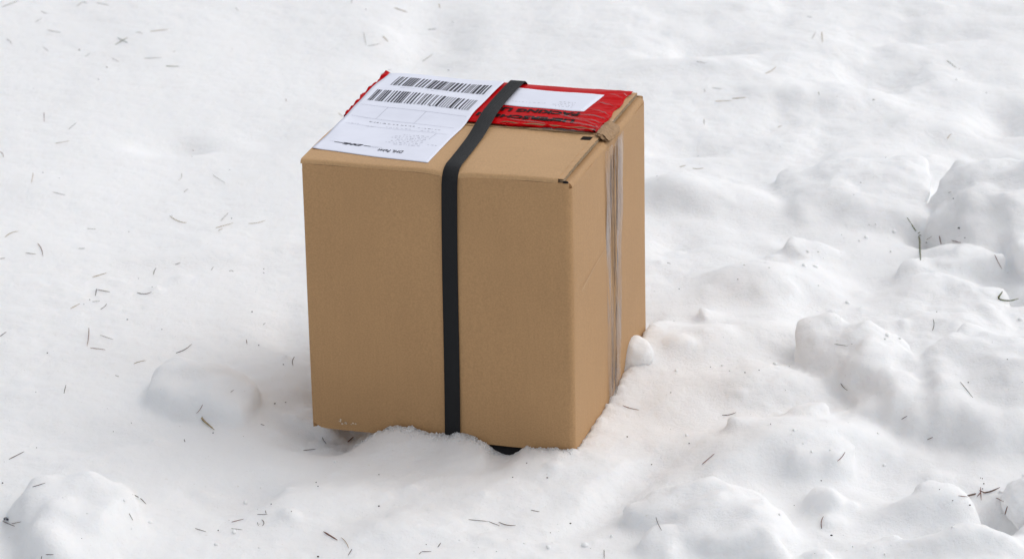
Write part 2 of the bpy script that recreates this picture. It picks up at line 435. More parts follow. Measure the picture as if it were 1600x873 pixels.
    (0.3774, 0.5079, -0.0075, 0.0130, 0.0195, 0.0114, 1.3210, 178, 16.0000, 0.6105, 0.1192, 0.2107),
    (0.2852, -0.0636, -0.0026, 0.0064, 0.0068, 0.0071, 1.7953, 179, 16.0000, 0.2939, -0.2908, -0.0307),
    (0.5954, 0.2064, -0.0031, 0.0138, 0.0123, 0.0100, 1.1398, 180, 16.0000, 0.4154, -0.1515, -0.0840),
    (0.0050, -0.2369, -0.0012, 0.0041, 0.0036, 0.0036, 2.9042, 181, 16.0000, 0.1539, -0.0674, -0.2378),
    (-0.1735, -0.3740, -0.0019, 0.0052, 0.0058, 0.0038, 1.1617, 182, 16.0000, 0.1889, -0.0122, -0.1276),
    (0.0703, -0.4177, -0.0035, 0.0117, 0.0108, 0.0080, 1.2568, 183, 16.0000, 0.3843, -0.1921, 0.0359),
    (0.1150, -0.3993, -0.0009, 0.0072, 0.0066, 0.0037, 1.7358, 184, 16.0000, 0.2141, -0.0853, -0.1748),
    (-0.1092, -0.2491, -0.0019, 0.0037, 0.0052, 0.0028, 2.3055, 185, 16.0000, 0.1638, -0.0268, 0.1987),
    (-0.1569, -0.2391, -0.0007, 0.0058, 0.0055, 0.0033, 2.4826, 186, 16.0000, 0.1794, -0.2188, 0.0026),
    (0.0027, -0.3018, -0.0033, 0.0129, 0.0095, 0.0079, 1.9942, 187, 16.0000, 0.3978, -0.2369, 0.0959),
    (0.0063, -0.4411, -0.0007, 0.0058, 0.0057, 0.0043, 2.8968, 188, 16.0000, 0.1926, -0.1635, 0.0348),
    (-0.1270, -0.4234, -0.0015, 0.0050, 0.0065, 0.0040, 1.4568, 189, 16.0000, 0.1957, -0.1220, 0.1590),
    (-0.1680, -0.3597, -0.0030, 0.0083, 0.0077, 0.0058, 1.8677, 190, 16.0000, 0.2789, 0.1303, 0.2530),
    (0.0005, -0.4105, -0.0016, 0.0044, 0.0044, 0.0024, 1.4426, 191, 16.0000, 0.1539, -0.2744, 0.0979),
    (-0.0862, -0.3644, -0.0015, 0.0053, 0.0050, 0.0033, 2.9659, 192, 16.0000, 0.1650, 0.2243, 0.0393),
    (-0.1034, -0.3504, -0.0033, 0.0068, 0.0081, 0.0054, 1.9107, 193, 16.0000, 0.3008, -0.0410, 0.1502),
    (0.0385, -0.2287, -0.0018, 0.0044, 0.0049, 0.0028, 2.7517, 194, 16.0000, 0.1554, -0.0400, 0.2335),
    (-0.2297, -0.2237, -0.0034, 0.0070, 0.0070, 0.0043, 2.9285, 195, 16.0000, 0.2725, -0.2461, 0.0871),
    (-0.2008, -0.4015, -0.0013, 0.0039, 0.0048, 0.0038, 0.2027, 196, 16.0000, 0.1771, 0.1588, 0.1021),
    (-0.1036, -0.2986, -0.0006, 0.0051, 0.0067, 0.0042, 0.0751, 197, 16.0000, 0.1991, 0.2302, -0.2536),
    (0.0557, -0.4552, -0.0009, 0.0058, 0.0068, 0.0045, 1.9511, 198, 16.0000, 0.2581, 0.1496, -0.2213),
    (-0.0801, -0.2776, -0.0057, 0.0152, 0.0098, 0.0078, 1.1803, 199, 16.0000, 0.4601, 0.1323, -0.1352),
    (-0.0990, -0.3199, -0.0021, 0.0039, 0.0048, 0.0035, 1.5055, 200, 16.0000, 0.1795, -0.1943, 0.2716),
    (-0.1978, -0.3665, -0.0014, 0.0126, 0.0155, 0.0111, 0.5161, 201, 16.0000, 0.4624, -0.1402, -0.0095),
    (0.0742, -0.2301, -0.0024, 0.0098, 0.0084, 0.0080, 2.5798, 202, 16.0000, 0.3421, 0.0989, -0.0117),
    (-0.2302, -0.0962, -0.0010, 0.0082, 0.0090, 0.0066, 2.5113, 203, 16.0000, 0.2906, -0.1696, -0.0233),
    (-0.3699, 0.3451, -0.0039, 0.0149, 0.0142, 0.0110, 0.3324, 204, 16.0000, 0.4904, -0.1731, 0.1453),
    (-0.3001, -0.2771, -0.0033, 0.0087, 0.0075, 0.0072, 0.0283, 205, 16.0000, 0.3245, 0.1060, -0.1730),
    (-0.5116, -0.1242, -0.0013, 0.0047, 0.0049, 0.0036, 2.0394, 206, 16.0000, 0.2265, 0.0300, 0.0208),
    (-0.2498, 0.3143, -0.0009, 0.0050, 0.0048, 0.0024, 0.8077, 207, 16.0000, 0.1539, 0.2817, -0.1146),
    (-0.4141, -0.3056, -0.0010, 0.0098, 0.0065, 0.0073, 1.6323, 208, 16.0000, 0.2999, 0.2181, -0.1557),
    (-0.2627, -0.0542, -0.0006, 0.0070, 0.0048, 0.0049, 1.8058, 209, 16.0000, 0.2090, 0.1744, -0.1487),
    (-0.4001, 0.2994, -0.0017, 0.0090, 0.0066, 0.0065, 0.9142, 210, 16.0000, 0.2831, 0.0900, 0.2074),
    (-0.1988, -0.3011, -0.0031, 0.0117, 0.0114, 0.0070, 0.3918, 211, 16.0000, 0.3654, -0.1255, -0.0897),
    (-0.4456, 0.3270, -0.0018, 0.0046, 0.0047, 0.0042, 1.4299, 212, 16.0000, 0.1877, 0.2573, -0.0995),
    (-0.2734, -0.3241, -0.0035, 0.0088, 0.0078, 0.0061, 2.5294, 213, 16.0000, 0.3551, 0.0728, 0.0695),
    (-0.2372, -0.2290, -0.0018, 0.0043, 0.0036, 0.0038, 1.9706, 214, 16.0000, 0.1539, -0.2942, -0.0457),
    (-0.2703, -0.2868, -0.0018, 0.0063, 0.0075, 0.0049, 1.5512, 215, 16.0000, 0.2288, -0.2208, -0.1736),
    (-0.2891, -0.2838, -0.0018, 0.0096, 0.0128, 0.0075, 0.5325, 216, 16.0000, 0.3873, -0.2114, -0.1949),
    (-0.3586, -0.1551, -0.0014, 0.0155, 0.0156, 0.0079, 1.6799, 217, 16.0000, 0.4708, 0.0001, -0.1139),
    (-0.3618, -0.3421, -0.0033, 0.0156, 0.0119, 0.0120, 1.6424, 218, 16.0000, 0.5156, -0.1607, 0.1147),
    (-0.2283, 0.0879, -0.0018, 0.0076, 0.0081, 0.0079, 2.0455, 219, 16.0000, 0.3498, -0.2589, 0.1405),
]

def clod_mesh(c):
    X, Y, Z, rx, ry, rz, yaw, seed, p, amp = c[:10]
    bm = bmesh.new()
    bmesh.ops.create_icosphere(bm, subdivisions=6 if rx > 0.03 else 4, radius=1)
    V = np.array([v.co[:] for v in bm.verts])
    F = [tuple(v.index for v in f.verts) for f in bm.faces]
    bm.free()
    rg = np.random.RandomState(seed)
    n = rg.normal(size=(15, 3))
    n /= np.linalg.norm(n, axis=1)[:, None]
    n = np.concatenate([n, np.eye(3), -np.eye(3)])
    d = rg.uniform(0.78, 1.05, len(n))
    dots = np.maximum(V @ n.T, 0) / d
    r = (dots**p).sum(1) ** (-1 / p)
    P = V * r[:, None]
    sc3 = np.array([rx, ry, rz])
    Q = P * sc3
    # lumps and grain on the surface
    lump = noise3(Q * 22, seed) * 0.010 + noise3(Q * 55, seed + 3) * 0.0034 + noise3(Q * 160, seed + 5) * 0.0012
    Q = Q + V * (lump * amp)[:, None]
    ca, sa = math.cos(yaw), math.sin(yaw)
    Q = np.stack([Q[:, 0] * ca - Q[:, 1] * sa, Q[:, 0] * sa + Q[:, 1] * ca, Q[:, 2]], 1)
    return Q, F

# ------------------------------------------------------------------ the snow ground: one graded sheet
def axis(lo, hi, step, far):
    a = list(np.arange(lo, hi + step / 2, step))
    s, q = step, a[-1]
    while q < far:
        s *= 1.35
        q += s
        a.append(q)
    s, q = step, a[0]
    pre = []
    while q > -far:
        s *= 1.35
        q -= s
        pre.append(q)
    return np.array(pre[::-1] + a), len(pre), int(round((hi - lo) / step)) + 1

STEP = 0.0032
PX0, PX1, PY0, PY1 = -0.92, 0.96, -0.66, 1.80       # the part built in full detail
gx, ix0, nxd = axis(PX0, PX1, STEP, 60)
gy, iy0, nyd = axis(PY0, PY1, STEP * 1.25, 60)
GX, GY = np.meshgrid(gx, gy, indexing='ij')

# x, y, half length, near and far half widths, turn, height, edge
FEATS = [
    (-0.4255, 0.8698, 0.0464, 0.0238, 0.0525, 0.1396, -0.02, 2.5),
    (-0.2935, 0.9169, 0.0597, 0.0434, 0.0626, -0.1745, -0.012, 2),
    (-0.3429, 0.4352, 0.1151, 0.0303, 0.0867, 0.2793, 0.012, 2.2),
    (-0.5869, 0.6643, 0.1292, 0.0913, 0.0913, 0, 0.012, 2),
    (-0.4487, -0.1571, 0.0795, 0.0299, 0.0561, 0.1396, -0.014, 2.4),
    (-0.3241, -0.0675, 0.0407, 0.0268, 0.0575, 0, -0.012, 2),
    (-0.2645, -0.2928, 0.0479, 0.0541, 0.0505, 0, -0.018, 3.4),
    (-0.1753, -0.3253, 0.0759, 0.0322, 0.0429, 0.6109, 0.016, 2.6),
    (-0.0735, -0.3888, 0.0621, 0.0281, 0.0421, 0.6109, 0.016, 2.6),
    (-0.0835, 1.3898, 0.0515, 0.1851, 0.1587, 0, -0.024, 2.4),
    (-0.1376, 1.2756, 0.0549, 0.0518, 0.0518, 0, -0.014, 2),
    (-0.2312, 0.1645, 0.0288, 0.061, 0.1219, 0, -0.012, 2),
    (0.323, 1.2788, 0.0779, 0.0259, 0.057, 0.1047, -0.03, 2.6),
    (0.299, 1.1721, 0.0987, 0.0254, 0.0406, 0.0698, 0.018, 2.2),
    (0.575, 1.1659, 0.0627, 0.0304, 0.076, 0.6109, -0.034, 2.6),
    (0.6436, 1.3732, 0.1026, 0.0264, 0.058, 0.1396, -0.024, 2.4),
    (0.4819, 1.0458, 0.0788, 0.0346, 0.0593, 0.1047, 0.022, 2.4),
    (0.2693, 0.8343, 0.0544, 0.0237, 0.0615, 0.1047, -0.022, 2.4),
    (0.3918, 1.0458, 0.0613, 0.0297, 0.0495, 0, 0.014, 2),
    (0.72, 0.9734, 0.0345, 0.0439, 0.0975, 0, -0.035, 2.4),
    (0.6219, 0.9309, 0.0598, 0.0338, 0.0628, 0.1745, 0.024, 2.2),
    (0.2702, 0.5896, 0.0874, 0.0449, 0.0763, -0.384, 0.045, 2.4),
    (0.2387, 0.4352, 0.0384, 0.0477, 0.0434, 0, -0.018, 2),
    (0.3466, 0.269, 0.0885, 0.0375, 0.0625, 0.384, 0.042, 2.3),
    (0.4456, 0.3013, 0.0372, 0.0378, 0.063, -0.6981, -0.022, 2.2),
    (0.2748, 0.0844, 0.0916, 0.0398, 0.0558, 0.2443, 0.034, 2.2),
    (0.3186, -0.0305, 0.0753, 0.0387, 0.058, 0.3142, 0.03, 2.2),
    (0.3339, -0.209, 0.098, 0.0406, 0.0849, 0.4189, 0.05, 2.4),
    (0.2023, -0.0675, 0.0271, 0.0575, 0.0575, 0, 0.012, 2),
    (0.1937, -0.1038, 0.0336, 0.0494, 0.038, 0.5236, -0.012, 2),
    (0.139, -0.3009, 0.0229, 0.108, 0.108, -0.5585, -0.018, 2.2),
    (0.4769, -0.3413, 0.0567, 0.0214, 0.0463, 0.0698, 0.04, 3.2),
    (0.5317, -0.3285, 0.0284, 0.0393, 0.0321, 0.1745, -0.07, 2.6),
    (0.4505, -0.4012, 0.0248, 0.014, 0.0175, 0, -0.024, 2.4),
    (0.4922, -0.435, 0.0613, 0.0208, 0.0312, 0, 0.03, 3),
    (0.564, 0.4583, 0.0308, 0.0305, 0.0479, 0, -0.055, 2.4),
    (0.5926, 0.3965, 0.0532, 0.0215, 0.0301, 0.0698, 0.022, 2.6),
    (0.6233, 0.269, 0.0251, 0.0334, 0.05, 0.3491, -0.04, 2.4),
    (0.5465, 0.269, 0.0664, 0.0292, 0.0542, 0.1047, 0.02, 2.2),
    (0.4148, -0.2261, 0.0455, 0.0294, 0.0367, -0.3491, -0.02, 2),
    (0.0045, -0.2763, 0.0898, 0.0544, 0.0544, 0, 0.012, 2),
    (0.0863, -0.2261, 0.052, 0.022, 0.0257, 0, 0.01, 2),
]

def terrain(x, y):
    fade = 1 / (1 + (np.maximum(np.hypot(x, y - 0.4) - 2.5, 0) / 6.0))
    # the right-hand side is churned, the left is an old smooth cover
    lr = sstep(-0.05, 0.45, x + 0.18 * (y - 0.2) * 0)
    wx = x + 0.05 * noise2(x * 6, y * 6, 11)
    wy = y + 0.05 * noise2(x * 6, y * 6, 12)
    h = 0.020 * noise2(wx * 1.5, wy * 1.1, 1)
    h = h + (0.006 + 0.004 * lr) * noise2(wx * 4.0, wy * 2.6, 2)
    h = h + lr * 0.007 * (np.abs(noise2(wx * 6.5, wy * 5.0, 3)) * 2 - 0.6)
    h = h + (0.0012 + 0.0025 * lr) * noise2(wx * 14, wy * 11, 4)
    h = h + (0.0006 + 0.0006 * lr) * noise2(x * 34, y * 30, 5)
    h = h + 0.0003 * noise2(x * 80, y * 70, 6)
    h = h + 0.00022 * noise2(x * 170, y * 150, 8)
    for (X, Y, rx, r1, r2, ang, hh, p) in FEATS:
        dx, dy = x - X, y - Y
        m = (np.abs(dx) < 3.2 * max(rx, r1, r2)) & (np.abs(dy) < 3.2 * max(rx, r1, r2))
        if not m.any():
            continue
        dx, dy = dx[m], dy[m]
        # break up the outline of every feature
        dx = dx + 0.012 * noise2(x[m] * 13, y[m] * 13, 21) + 0.004 * noise2(x[m] * 40, y[m] * 40, 23)
        dy = dy + 0.012 * noise2(x[m] * 13, y[m] * 13, 22) + 0.004 * noise2(x[m] * 40, y[m] * 40, 24)
        ca, sa = math.cos(ang), math.sin(ang)
        u, v = dx * ca + dy * sa, -dx * sa + dy * ca
        rv = np.where(v < 0, r1, r2)
        q = np.sqrt((u / rx) ** 2 + (v / rv) ** 2)
        h[m] += 0.78 * hh * np.exp(-q**p)
    return h * fade

GZ = terrain(GX.copy(), GY.copy())

# bed the snow round the parcel: local box coordinates of every grid point
BC = np.array([W / 2, D / 2, 0])
lx = BR[0, 0] * GX + BR[1, 0] * GY + W / 2
ly = BR[0, 1] * GX + BR[1, 1] * GY + D / 2
dxo = np.maximum(np.maximum(-lx, lx - W), 0)
dyo = np.maximum(np.maximum(-ly, ly - D), 0)
dout = np.hypot(dxo, dyo)
zb = BR[2, 0] * (lx - W / 2) + BR[2, 1] * (ly - D / 2)          # height of the parcel's underside
def bed_level(x, y):
    """snow surface relative to the parcel's underside: a hollow at the left, a bank in front, packed on the right"""
    f = -0.024 + 0.0 * x
    # front side, along x
    fr = -0.027 + 0.023 * sstep(0.035, 0.075, x) + 0.016 * sstep(0.06, 0.10, x) - 0.006 * sstep(0.11, 0.15, x) + 0.004 * np.exp(-((x - 0.175) / 0.02) ** 2)
    fr = fr - 0.0125 * sstep(0.2035, 0.2075, x) * (1 - sstep(0.226, 0.251, x)) - 0.003 * sstep(0.18, 0.20, x)
    # right side, along y
    ri = 0.0020 + 0.018 * sstep(0.10, 0.26, y) + 0.010 * sstep(0.22, 0.30, y)
    le = -0.018 + 0.014 * sstep(0.0, 0.25, y) + 0.008 * np.sin(y * 55) + 0.010 * noise2(x * 30, y * 34, 33)
    wr = sstep(W - 0.004, W + 0.002, x)
    wl = sstep(0.03, -0.01, x)
    out = fr * (1 - wr) + ri * wr
    out = np.where(y > 0.03, out * (1 - wl) + le * wl, out)
    return out

level = np.zeros_like(GX)
fine = 0.0030 * noise2(GX * 60, GY * 60, 31) + 0.0022 * noise2(GX * 130, GY * 130, 32)
level = bed_level(lx, ly) + zb + fine * np.exp(-dout / 0.02)
wgt = np.exp(-(dout / 0.055) ** 2)
GZ = GZ * (1 - wgt) + level * wgt
# nothing pokes up inside the parcel
inside = (lx > 0.002) & (lx < W - 0.002) & (ly > 0.003) & (ly < D - 0.002)
GZ = np.where(inside, np.minimum(GZ, zb - 0.004), GZ)

# skirts of loose snow round the clods
def blur(a, sig_cells):
    r = int(sig_cells * 3)
    k = np.exp(-0.5 * (np.arange(-r, r + 1) / sig_cells) ** 2)
    k /= k.sum()
    a = np.apply_along_axis(lambda v: np.convolve(v, k, 'same'), 0, a)
    return np.apply_along_axis(lambda v: np.convolve(v, k, 'same'), 1, a)

def place(c):
    i, j = np.argmin(np.abs(gx - c[0])), np.argmin(np.abs(gy - c[1]))
    return float(np.median(GZ[i - 4:i + 5, j - 4:j + 5])) + c[2]

CL = []
skirt = np.zeros_like(GZ)
for c in CLODS:
    Q, F = clod_mesh(c)
    zc = place(c)
    CL.append((c, Q, F, zc))
    k = c[10]
    if k <= 0:
        continue
    bvh = BVHTree.FromPolygons([tuple(q) for q in Q * np.array([.92, .92, .96])], F)
    rad = max(c[3], c[4]) * 1.3
    I = np.where(np.abs(gx - c[0]) < rad)[0]
    J = np.where(np.abs(gy - c[1]) < rad)[0]
    loc = np.zeros_like(GZ)
    for i in I:
        for j in J:
            hit = bvh.ray_cast(Vector((gx[i] - c[0], gy[j] - c[1], 1)), Vector((0, 0, -1)))[0]
            if hit is not None:
                loc[i, j] = max(0, hit.z + zc - GZ[i, j])
    i0, i1, j0, j1 = max(I[0] - 45, 0), I[-1] + 45, max(J[0] - 45, 0), J[-1] + 45
    sub = loc[i0:i1, j0:j1]
    bl = np.maximum(np.roll(blur(sub, 9.0), (int(round(c[12] / STEP)), int(round(c[13] / STEP / 1.25))), (0, 1)) * k, blur(sub, 4.0) * 0.42)
    skirt[i0:i1, j0:j1] = np.maximum(skirt[i0:i1, j0:j1], np.where(sub > 0, np.minimum(np.maximum(bl, 0), np.maximum(sub - 0.004, 0)), bl))
GZ = GZ + np.where(dout < 0.004, 0, skirt)

# detailed patch: height field closed into a solid, lumps pushed into it, all fused and settled
nX, nY = GX.shape
sx, sy = slice(ix0, ix0 + nxd), slice(iy0, iy0 + nyd)
px, py, pz = GX[sx, sy], GY[sx, sy], GZ[sx, sy].copy()
n0, n1 = px.shape
top = np.stack([px, py, pz], 2).reshape(-1, 3)
bot = top.copy()
bot[:, 2] = -0.16
ii, jj = np.meshgrid(np.arange(n0 - 1), np.arange(n1 - 1), indexing='ij')
q = (ii * n1 + jj).reshape(-1)
qt = np.stack([q, q + n1, q + n1 + 1, q + 1], 1)
nt_ = n0 * n1
qb = qt[:, ::-1] + nt_
ring = np.concatenate([np.arange(n0) * n1, (n0 - 1) * n1 + np.arange(1, n1), (np.arange(n0 - 2, -1, -1)) * n1 + n1 - 1, np.arange(n1 - 2, 0, -1)])
r2 = np.roll(ring, -1)
qs = np.stack([r2, ring, ring + nt_, r2 + nt_], 1)
VS = [top, bot]
QS = np.concatenate([qt, qb, qs])
TS, nv = [], 2 * nt_
for c in LUMPS:
    Q, F = clod_mesh(c)
    zc = place(c)
    tilt = c[10]
    Q[:, 2] += tilt * Q[:, 0] + c[11] * Q[:, 1]
    VS.append(Q + np.array([c[0], c[1], zc]))
    TS.append(np.array(F) + nv)
    nv += len(Q)

def raw_mesh(name, V, quads, tris=None):
    me = bpy.data.meshes.new(name)
    me.vertices.add(len(V))
    me.vertices.foreach_set('co', np.asarray(V, np.float32).reshape(-1))
    lq = quads.reshape(-1)
    lt = tris.reshape(-1) if tris is not None else np.zeros(0, int)
    tot = np.concatenate([np.full(len(quads), 4), np.full(len(lt) // 3, 3)])
    me.loops.add(int(tot.sum()))
    me.polygons.add(len(tot))
    me.loops.foreach_set('vertex_index', np.concatenate([lq, lt]).astype(np.int32))
    me.polygons.foreach_set('loop_start', np.concatenate([[0], np.cumsum(tot)[:-1]]).astype(np.int32))
    me.polygons.foreach_set('loop_total', tot.astype(np.int32))
    me.polygons.foreach_set('use_smooth', np.ones(len(tot), dtype=bool))
    me.update()
    me.validate()
    return me

me = raw_mesh('snow_block', np.concatenate(VS), QS, np.concatenate(TS) if TS else None)
tmp = bpy.data.objects.new('snow_block', me)
col.objects.link(tmp)
rm = tmp.modifiers.new('fuse', 'REMESH')
rm.mode = 'VOXEL'
rm.voxel_size = 0.0034
rm.adaptivity = 0
ev = tmp.evaluated_get(bpy.context.evaluated_depsgraph_get())
m2 = ev.to_mesh()
V = np.empty(len(m2.vertices) * 3, np.float32)
m2.vertices.foreach_get('co', V)
V = V.reshape(-1, 3).astype(float)
ls = np.empty(len(m2.loops), np.int32)
m2.loops.foreach_get('vertex_index', ls)
quads = ls.reshape(-1, 4)
ev.to_mesh_clear()
bpy.data.objects.remove(tmp)
bpy.data.meshes.remove(me)
# keep the upper skin only
keep = (V[quads, 2] > -0.150).all(1)
edge = np.minimum(np.minimum(V[:, 0] - PX0, PX1 - V[:, 0]), np.minimum(V[:, 1] - PY0, PY1 - V[:, 1]))
keep &= (edge[quads] > 0.012).all(1)
quads = quads[keep]
used = np.unique(quads)
remap = np.full(len(V), -1)
remap[used] = np.arange(len(used))
V, quads = V[used], remap[quads]

def vnormals(V, quads):
    n = np.cross(V[quads[:, 2]] - V[quads[:, 0]], V[quads[:, 3]] - V[quads[:, 1]])
    out = np.zeros_like(V)
    for k in range(4):
        for a_ in range(3):
            out[:, a_] += np.bincount(quads[:, k], n[:, a_], len(V))
    return out / (np.linalg.norm(out, axis=1)[:, None] + 1e-12)

E_ = np.concatenate([quads[:, [0, 1]], quads[:, [1, 2]], quads[:, [2, 3]], quads[:, [3, 0]]])
E_ = np.concatenate([E_, E_[:, ::-1]])
deg = np.bincount(E_[:, 0], minlength=len(V)).astype(float)
# drifted snow settles: hollows fill, crests stay nearly as crisp as they are
blx = BR[0, 0] * V[:, 0] + BR[1, 0] * V[:, 1] + W / 2
bly = BR[0, 1] * V[:, 0] + BR[1, 1] * V[:, 1] + D / 2
nearbox = np.hypot(np.maximum(np.maximum(-blx, blx - W), 0), np.maximum(np.maximum(-bly, bly - D), 0))
free = sstep(0.004, 0.030, nearbox)
edge = np.minimum(np.minimum(V[:, 0] - PX0, PX1 - V[:, 0]), np.minimum(V[:, 1] - PY0, PY1 - V[:, 1]))
rimf = sstep(0.03, 0.10, edge)
for it in range(17):
    L = np.stack([np.bincount(E_[:, 0], V[E_[:, 1], a_], len(V)) for a_ in range(3)], 1) / deg[:, None] - V
    nn = vnormals(V, quads)
    dn = (L * nn).sum(1)
    amt = np.where(dn > 0, 0.70, 0.07) * free
    if it < 2:
        amt = np.maximum(amt, 0.40 * free + 0.1)
    V = V + L * (amt * rimf)[:, None]
nn = vnormals(V, quads)
lr = sstep(-0.05, 0.35, V[:, 0])
crust = sstep(-0.25, 0.35, noise3(V * np.array([5.0, 4.0, 5.0]), 46)) * (0.42 + 0.58 * lr) * (1 - 0.60 * sstep(0.25, 0.75, V[:, 1]))
wV = V + 0.012 * np.stack([noise3(V * 18, 47), noise3(V * 18, 48), noise3(V * 18, 49)], 1)
fz = crust * (0.0105 * (0.25 - np.abs(noise3(wV * 10, 50))) + 0.0060 * (0.22 - np.abs(noise3(wV * 22, 51))) + 0.0028 * (0.2 - np.abs(noise3(wV * 48, 52))))
fz = fz + (0.0007 + 0.0008 * lr) * noise3(V * 30, 41) + (0.00055 + 0.0005 * crust) * noise3(V * 75, 42) + (0.0003 + 0.0003 * crust) * noise3(V * 140, 43)
fz = fz * (0.25 + 0.75 * sstep(0.002, 0.03, nearbox))
# crumbly against the carton
cr = np.exp(-(nearbox / 0.018) ** 2)
fz = fz + cr * (0.0022 * noise3(V * 120, 44) + 0.0014 * noise3(V * 210, 45))
V = V + nn * (fz * rimf)[:, None]
# nothing pokes up inside the parcel
ub = BR[2, 0] * (blx - W / 2) + BR[2, 1] * (bly - D / 2)
ins = (blx > 0.001) & (blx < W - 0.001) & (bly > 0.001) & (bly < D - 0.001)
V[:, 2] = np.where(ins, np.minimum(V[:, 2], ub - 0.004), V[:, 2])

# outer sheet carries on to the horizon; its hole is stitched to the rim of the patch
ii, jj = np.meshgrid(np.arange(nX - 1), np.arange(nY - 1), indexing='ij')
hole = (ii >= ix0) & (ii < ix0 + nxd - 1) & (jj >= iy0) & (jj < iy0 + nyd - 1)
q = (ii * nY + jj)[~hole].reshape(-1)
oq = np.stack([q, q + nY, q + nY + 1, q + 1], 1)
used = np.unique(oq)
remap = np.full(nX * nY, -1)
remap[used] = np.arange(len(used))
OV = np.stack([GX, GY, GZ], 2).reshape(-1, 3)[used]
ix1, iy1 = ix0 + nxd - 1, iy0 + nyd - 1
orim = [(i, iy0) for i in range(ix0, ix1)] + [(ix1, j) for j in range(iy0, iy1)] + [(i, iy1) for i in range(ix1, ix0, -1)] + [(ix0, j) for j in range(iy1, iy0, -1)]
orim = [int(remap[i * nY + j]) + len(V) for i, j in orim]
es = np.sort(np.concatenate([quads[:, [0, 1]], quads[:, [1, 2]], quads[:, [2, 3]], quads[:, [3, 0]]]), 1)
key = es[:, 0].astype(np.int64) * len(V) + es[:, 1]
uk, cnt = np.unique(key, return_counts=True)
be = uk[cnt == 1]
nb = {}
for k in be:
    a_, b_ = int(k // len(V)), int(k % len(V))
    nb.setdefault(a_, []).append(b_)
    nb.setdefault(b_, []).append(a_)
AV = np.concatenate([V, OV])
def walk(start):
    loop, prev, cur = [start], None, start
    while True:
        nx_ = [k for k in nb[cur] if k != prev]
        if not nx_:
            break
        prev, cur = cur, nx_[0]
        if cur == start or len(loop) > len(nb):
            break
        loop.append(cur)
    return loop
st_ = min(nb, key=lambda k: (V[k, 0] - PX0) ** 2 + (V[k, 1] - PY0) ** 2)
irim = walk(st_)
if V[irim[len(irim) // 8], 0] < V[irim[-len(irim) // 8], 0]:      # same sense as the outer rim: along +x first
    irim = [irim[0]] + irim[:0:-1]
def param(idx):
    """position along the rectangle's rim, 0..4"""
    P = AV[idx]
    u, v = (P[:, 0] - PX0) / (PX1 - PX0), (P[:, 1] - PY0) / (PY1 - PY0)
    d = np.stack([v * (PY1 - PY0), (1 - u) * (PX1 - PX0), (1 - v) * (PY1 - PY0), u * (PX1 - PX0)], 1)
    side = d.argmin(1)
    t_ = np.choose(side, [u, 1 + v, 2 + 1 - u, 3 + 1 - v])
    t_[: len(t_) // 10] = np.where(t_[: len(t_) // 10] > 3, t_[: len(t_) // 10] - 4, t_[: len(t_) // 10])
    return np.maximum.accumulate(t_)
pi_, po_ = param(irim), param(orim)
zipf = []
a_, b_ = 0, 0
while a_ < len(irim) or b_ < len(orim):
    ia, ob = irim[a_ % len(irim)], orim[b_ % len(orim)]
    na = pi_[a_ + 1] if a_ + 1 < len(irim) else (4.0 if a_ < len(irim) else 9)
    no = po_[b_ + 1] if b_ + 1 < len(orim) else (4.0 if b_ < len(orim) else 9)
    if na <= no:
        zipf.append((ia, ob, irim[(a_ + 1) % len(irim)]))
        a_ += 1
    else:
        zipf.append((ia, ob, orim[(b_ + 1) % len(orim)]))
        b_ += 1
zipf = np.array(zipf)
nz_ = np.cross(AV[zipf[:, 1]] - AV[zipf[:, 0]], AV[zipf[:, 2]] - AV[zipf[:, 0]])[:, 2]
zipf = np.where((nz_ < 0)[:, None], zipf[:, ::-1], zipf)
me = raw_mesh('snow_ground', AV, np.concatenate([quads, remap[oq] + len(V)]), zipf)
me.materials.append(M['snow'])
ground = bpy.data.objects.new('snow_ground', me)
col.objects.link(ground)
tag(ground, kind='structure')
SNOW = BVHTree.FromPolygons(V.tolist(), quads.tolist())

def ground_z(x, y):
    h_ = SNOW.ray_cast(Vector((x, y, 2)), Vector((0, 0, -1)))[0]
    return h_.z if h_ is not None else 0.0

for c, Q, F, zc in CL:
    o = mesh_obj('snow_clod', Q, F, M['snow'])
    o.location = (c[0], c[1], zc)
    tag(o, c[11], 'snow lump', 'snow clods on the ground')

# ------------------------------------------------------------------ the parcel
parcel = bpy.data.objects.new('parcel', None)
parcel.empty_display_size = 0.05
col.objects.link(parcel)
parcel.matrix_world = BOX
tag(parcel, 'brown corrugated cardboard parcel with black strap and shipping label sitting in snow', 'parcel')
OFF = np.array([-W / 2, -D / 2, 0])

def part(name, V, F, mat, parent=parcel, smooth=True, label=None):
    o = mesh_obj(name, np.asarray(V) + OFF, F, mat, parent, smooth)
    if label:
        o['label'] = label
    return o

TH = 0.004
RC = 0.0075          # outer radius of the folded vertical corners
RF = 0.0045          # radius of the folded top edges
STRAP_X = 0.167

def dent(x):
    """the strap pulls the front fold down a little"""
    return 0.0034 * np.exp(-((x - STRAP_X) / 0.020) ** 2)

def arc_line(p0, p1, n):
    return [tuple(p0[k] + (p1[k] - p0[k]) * i / n for k in range(2)) for i in range(n + 1)]

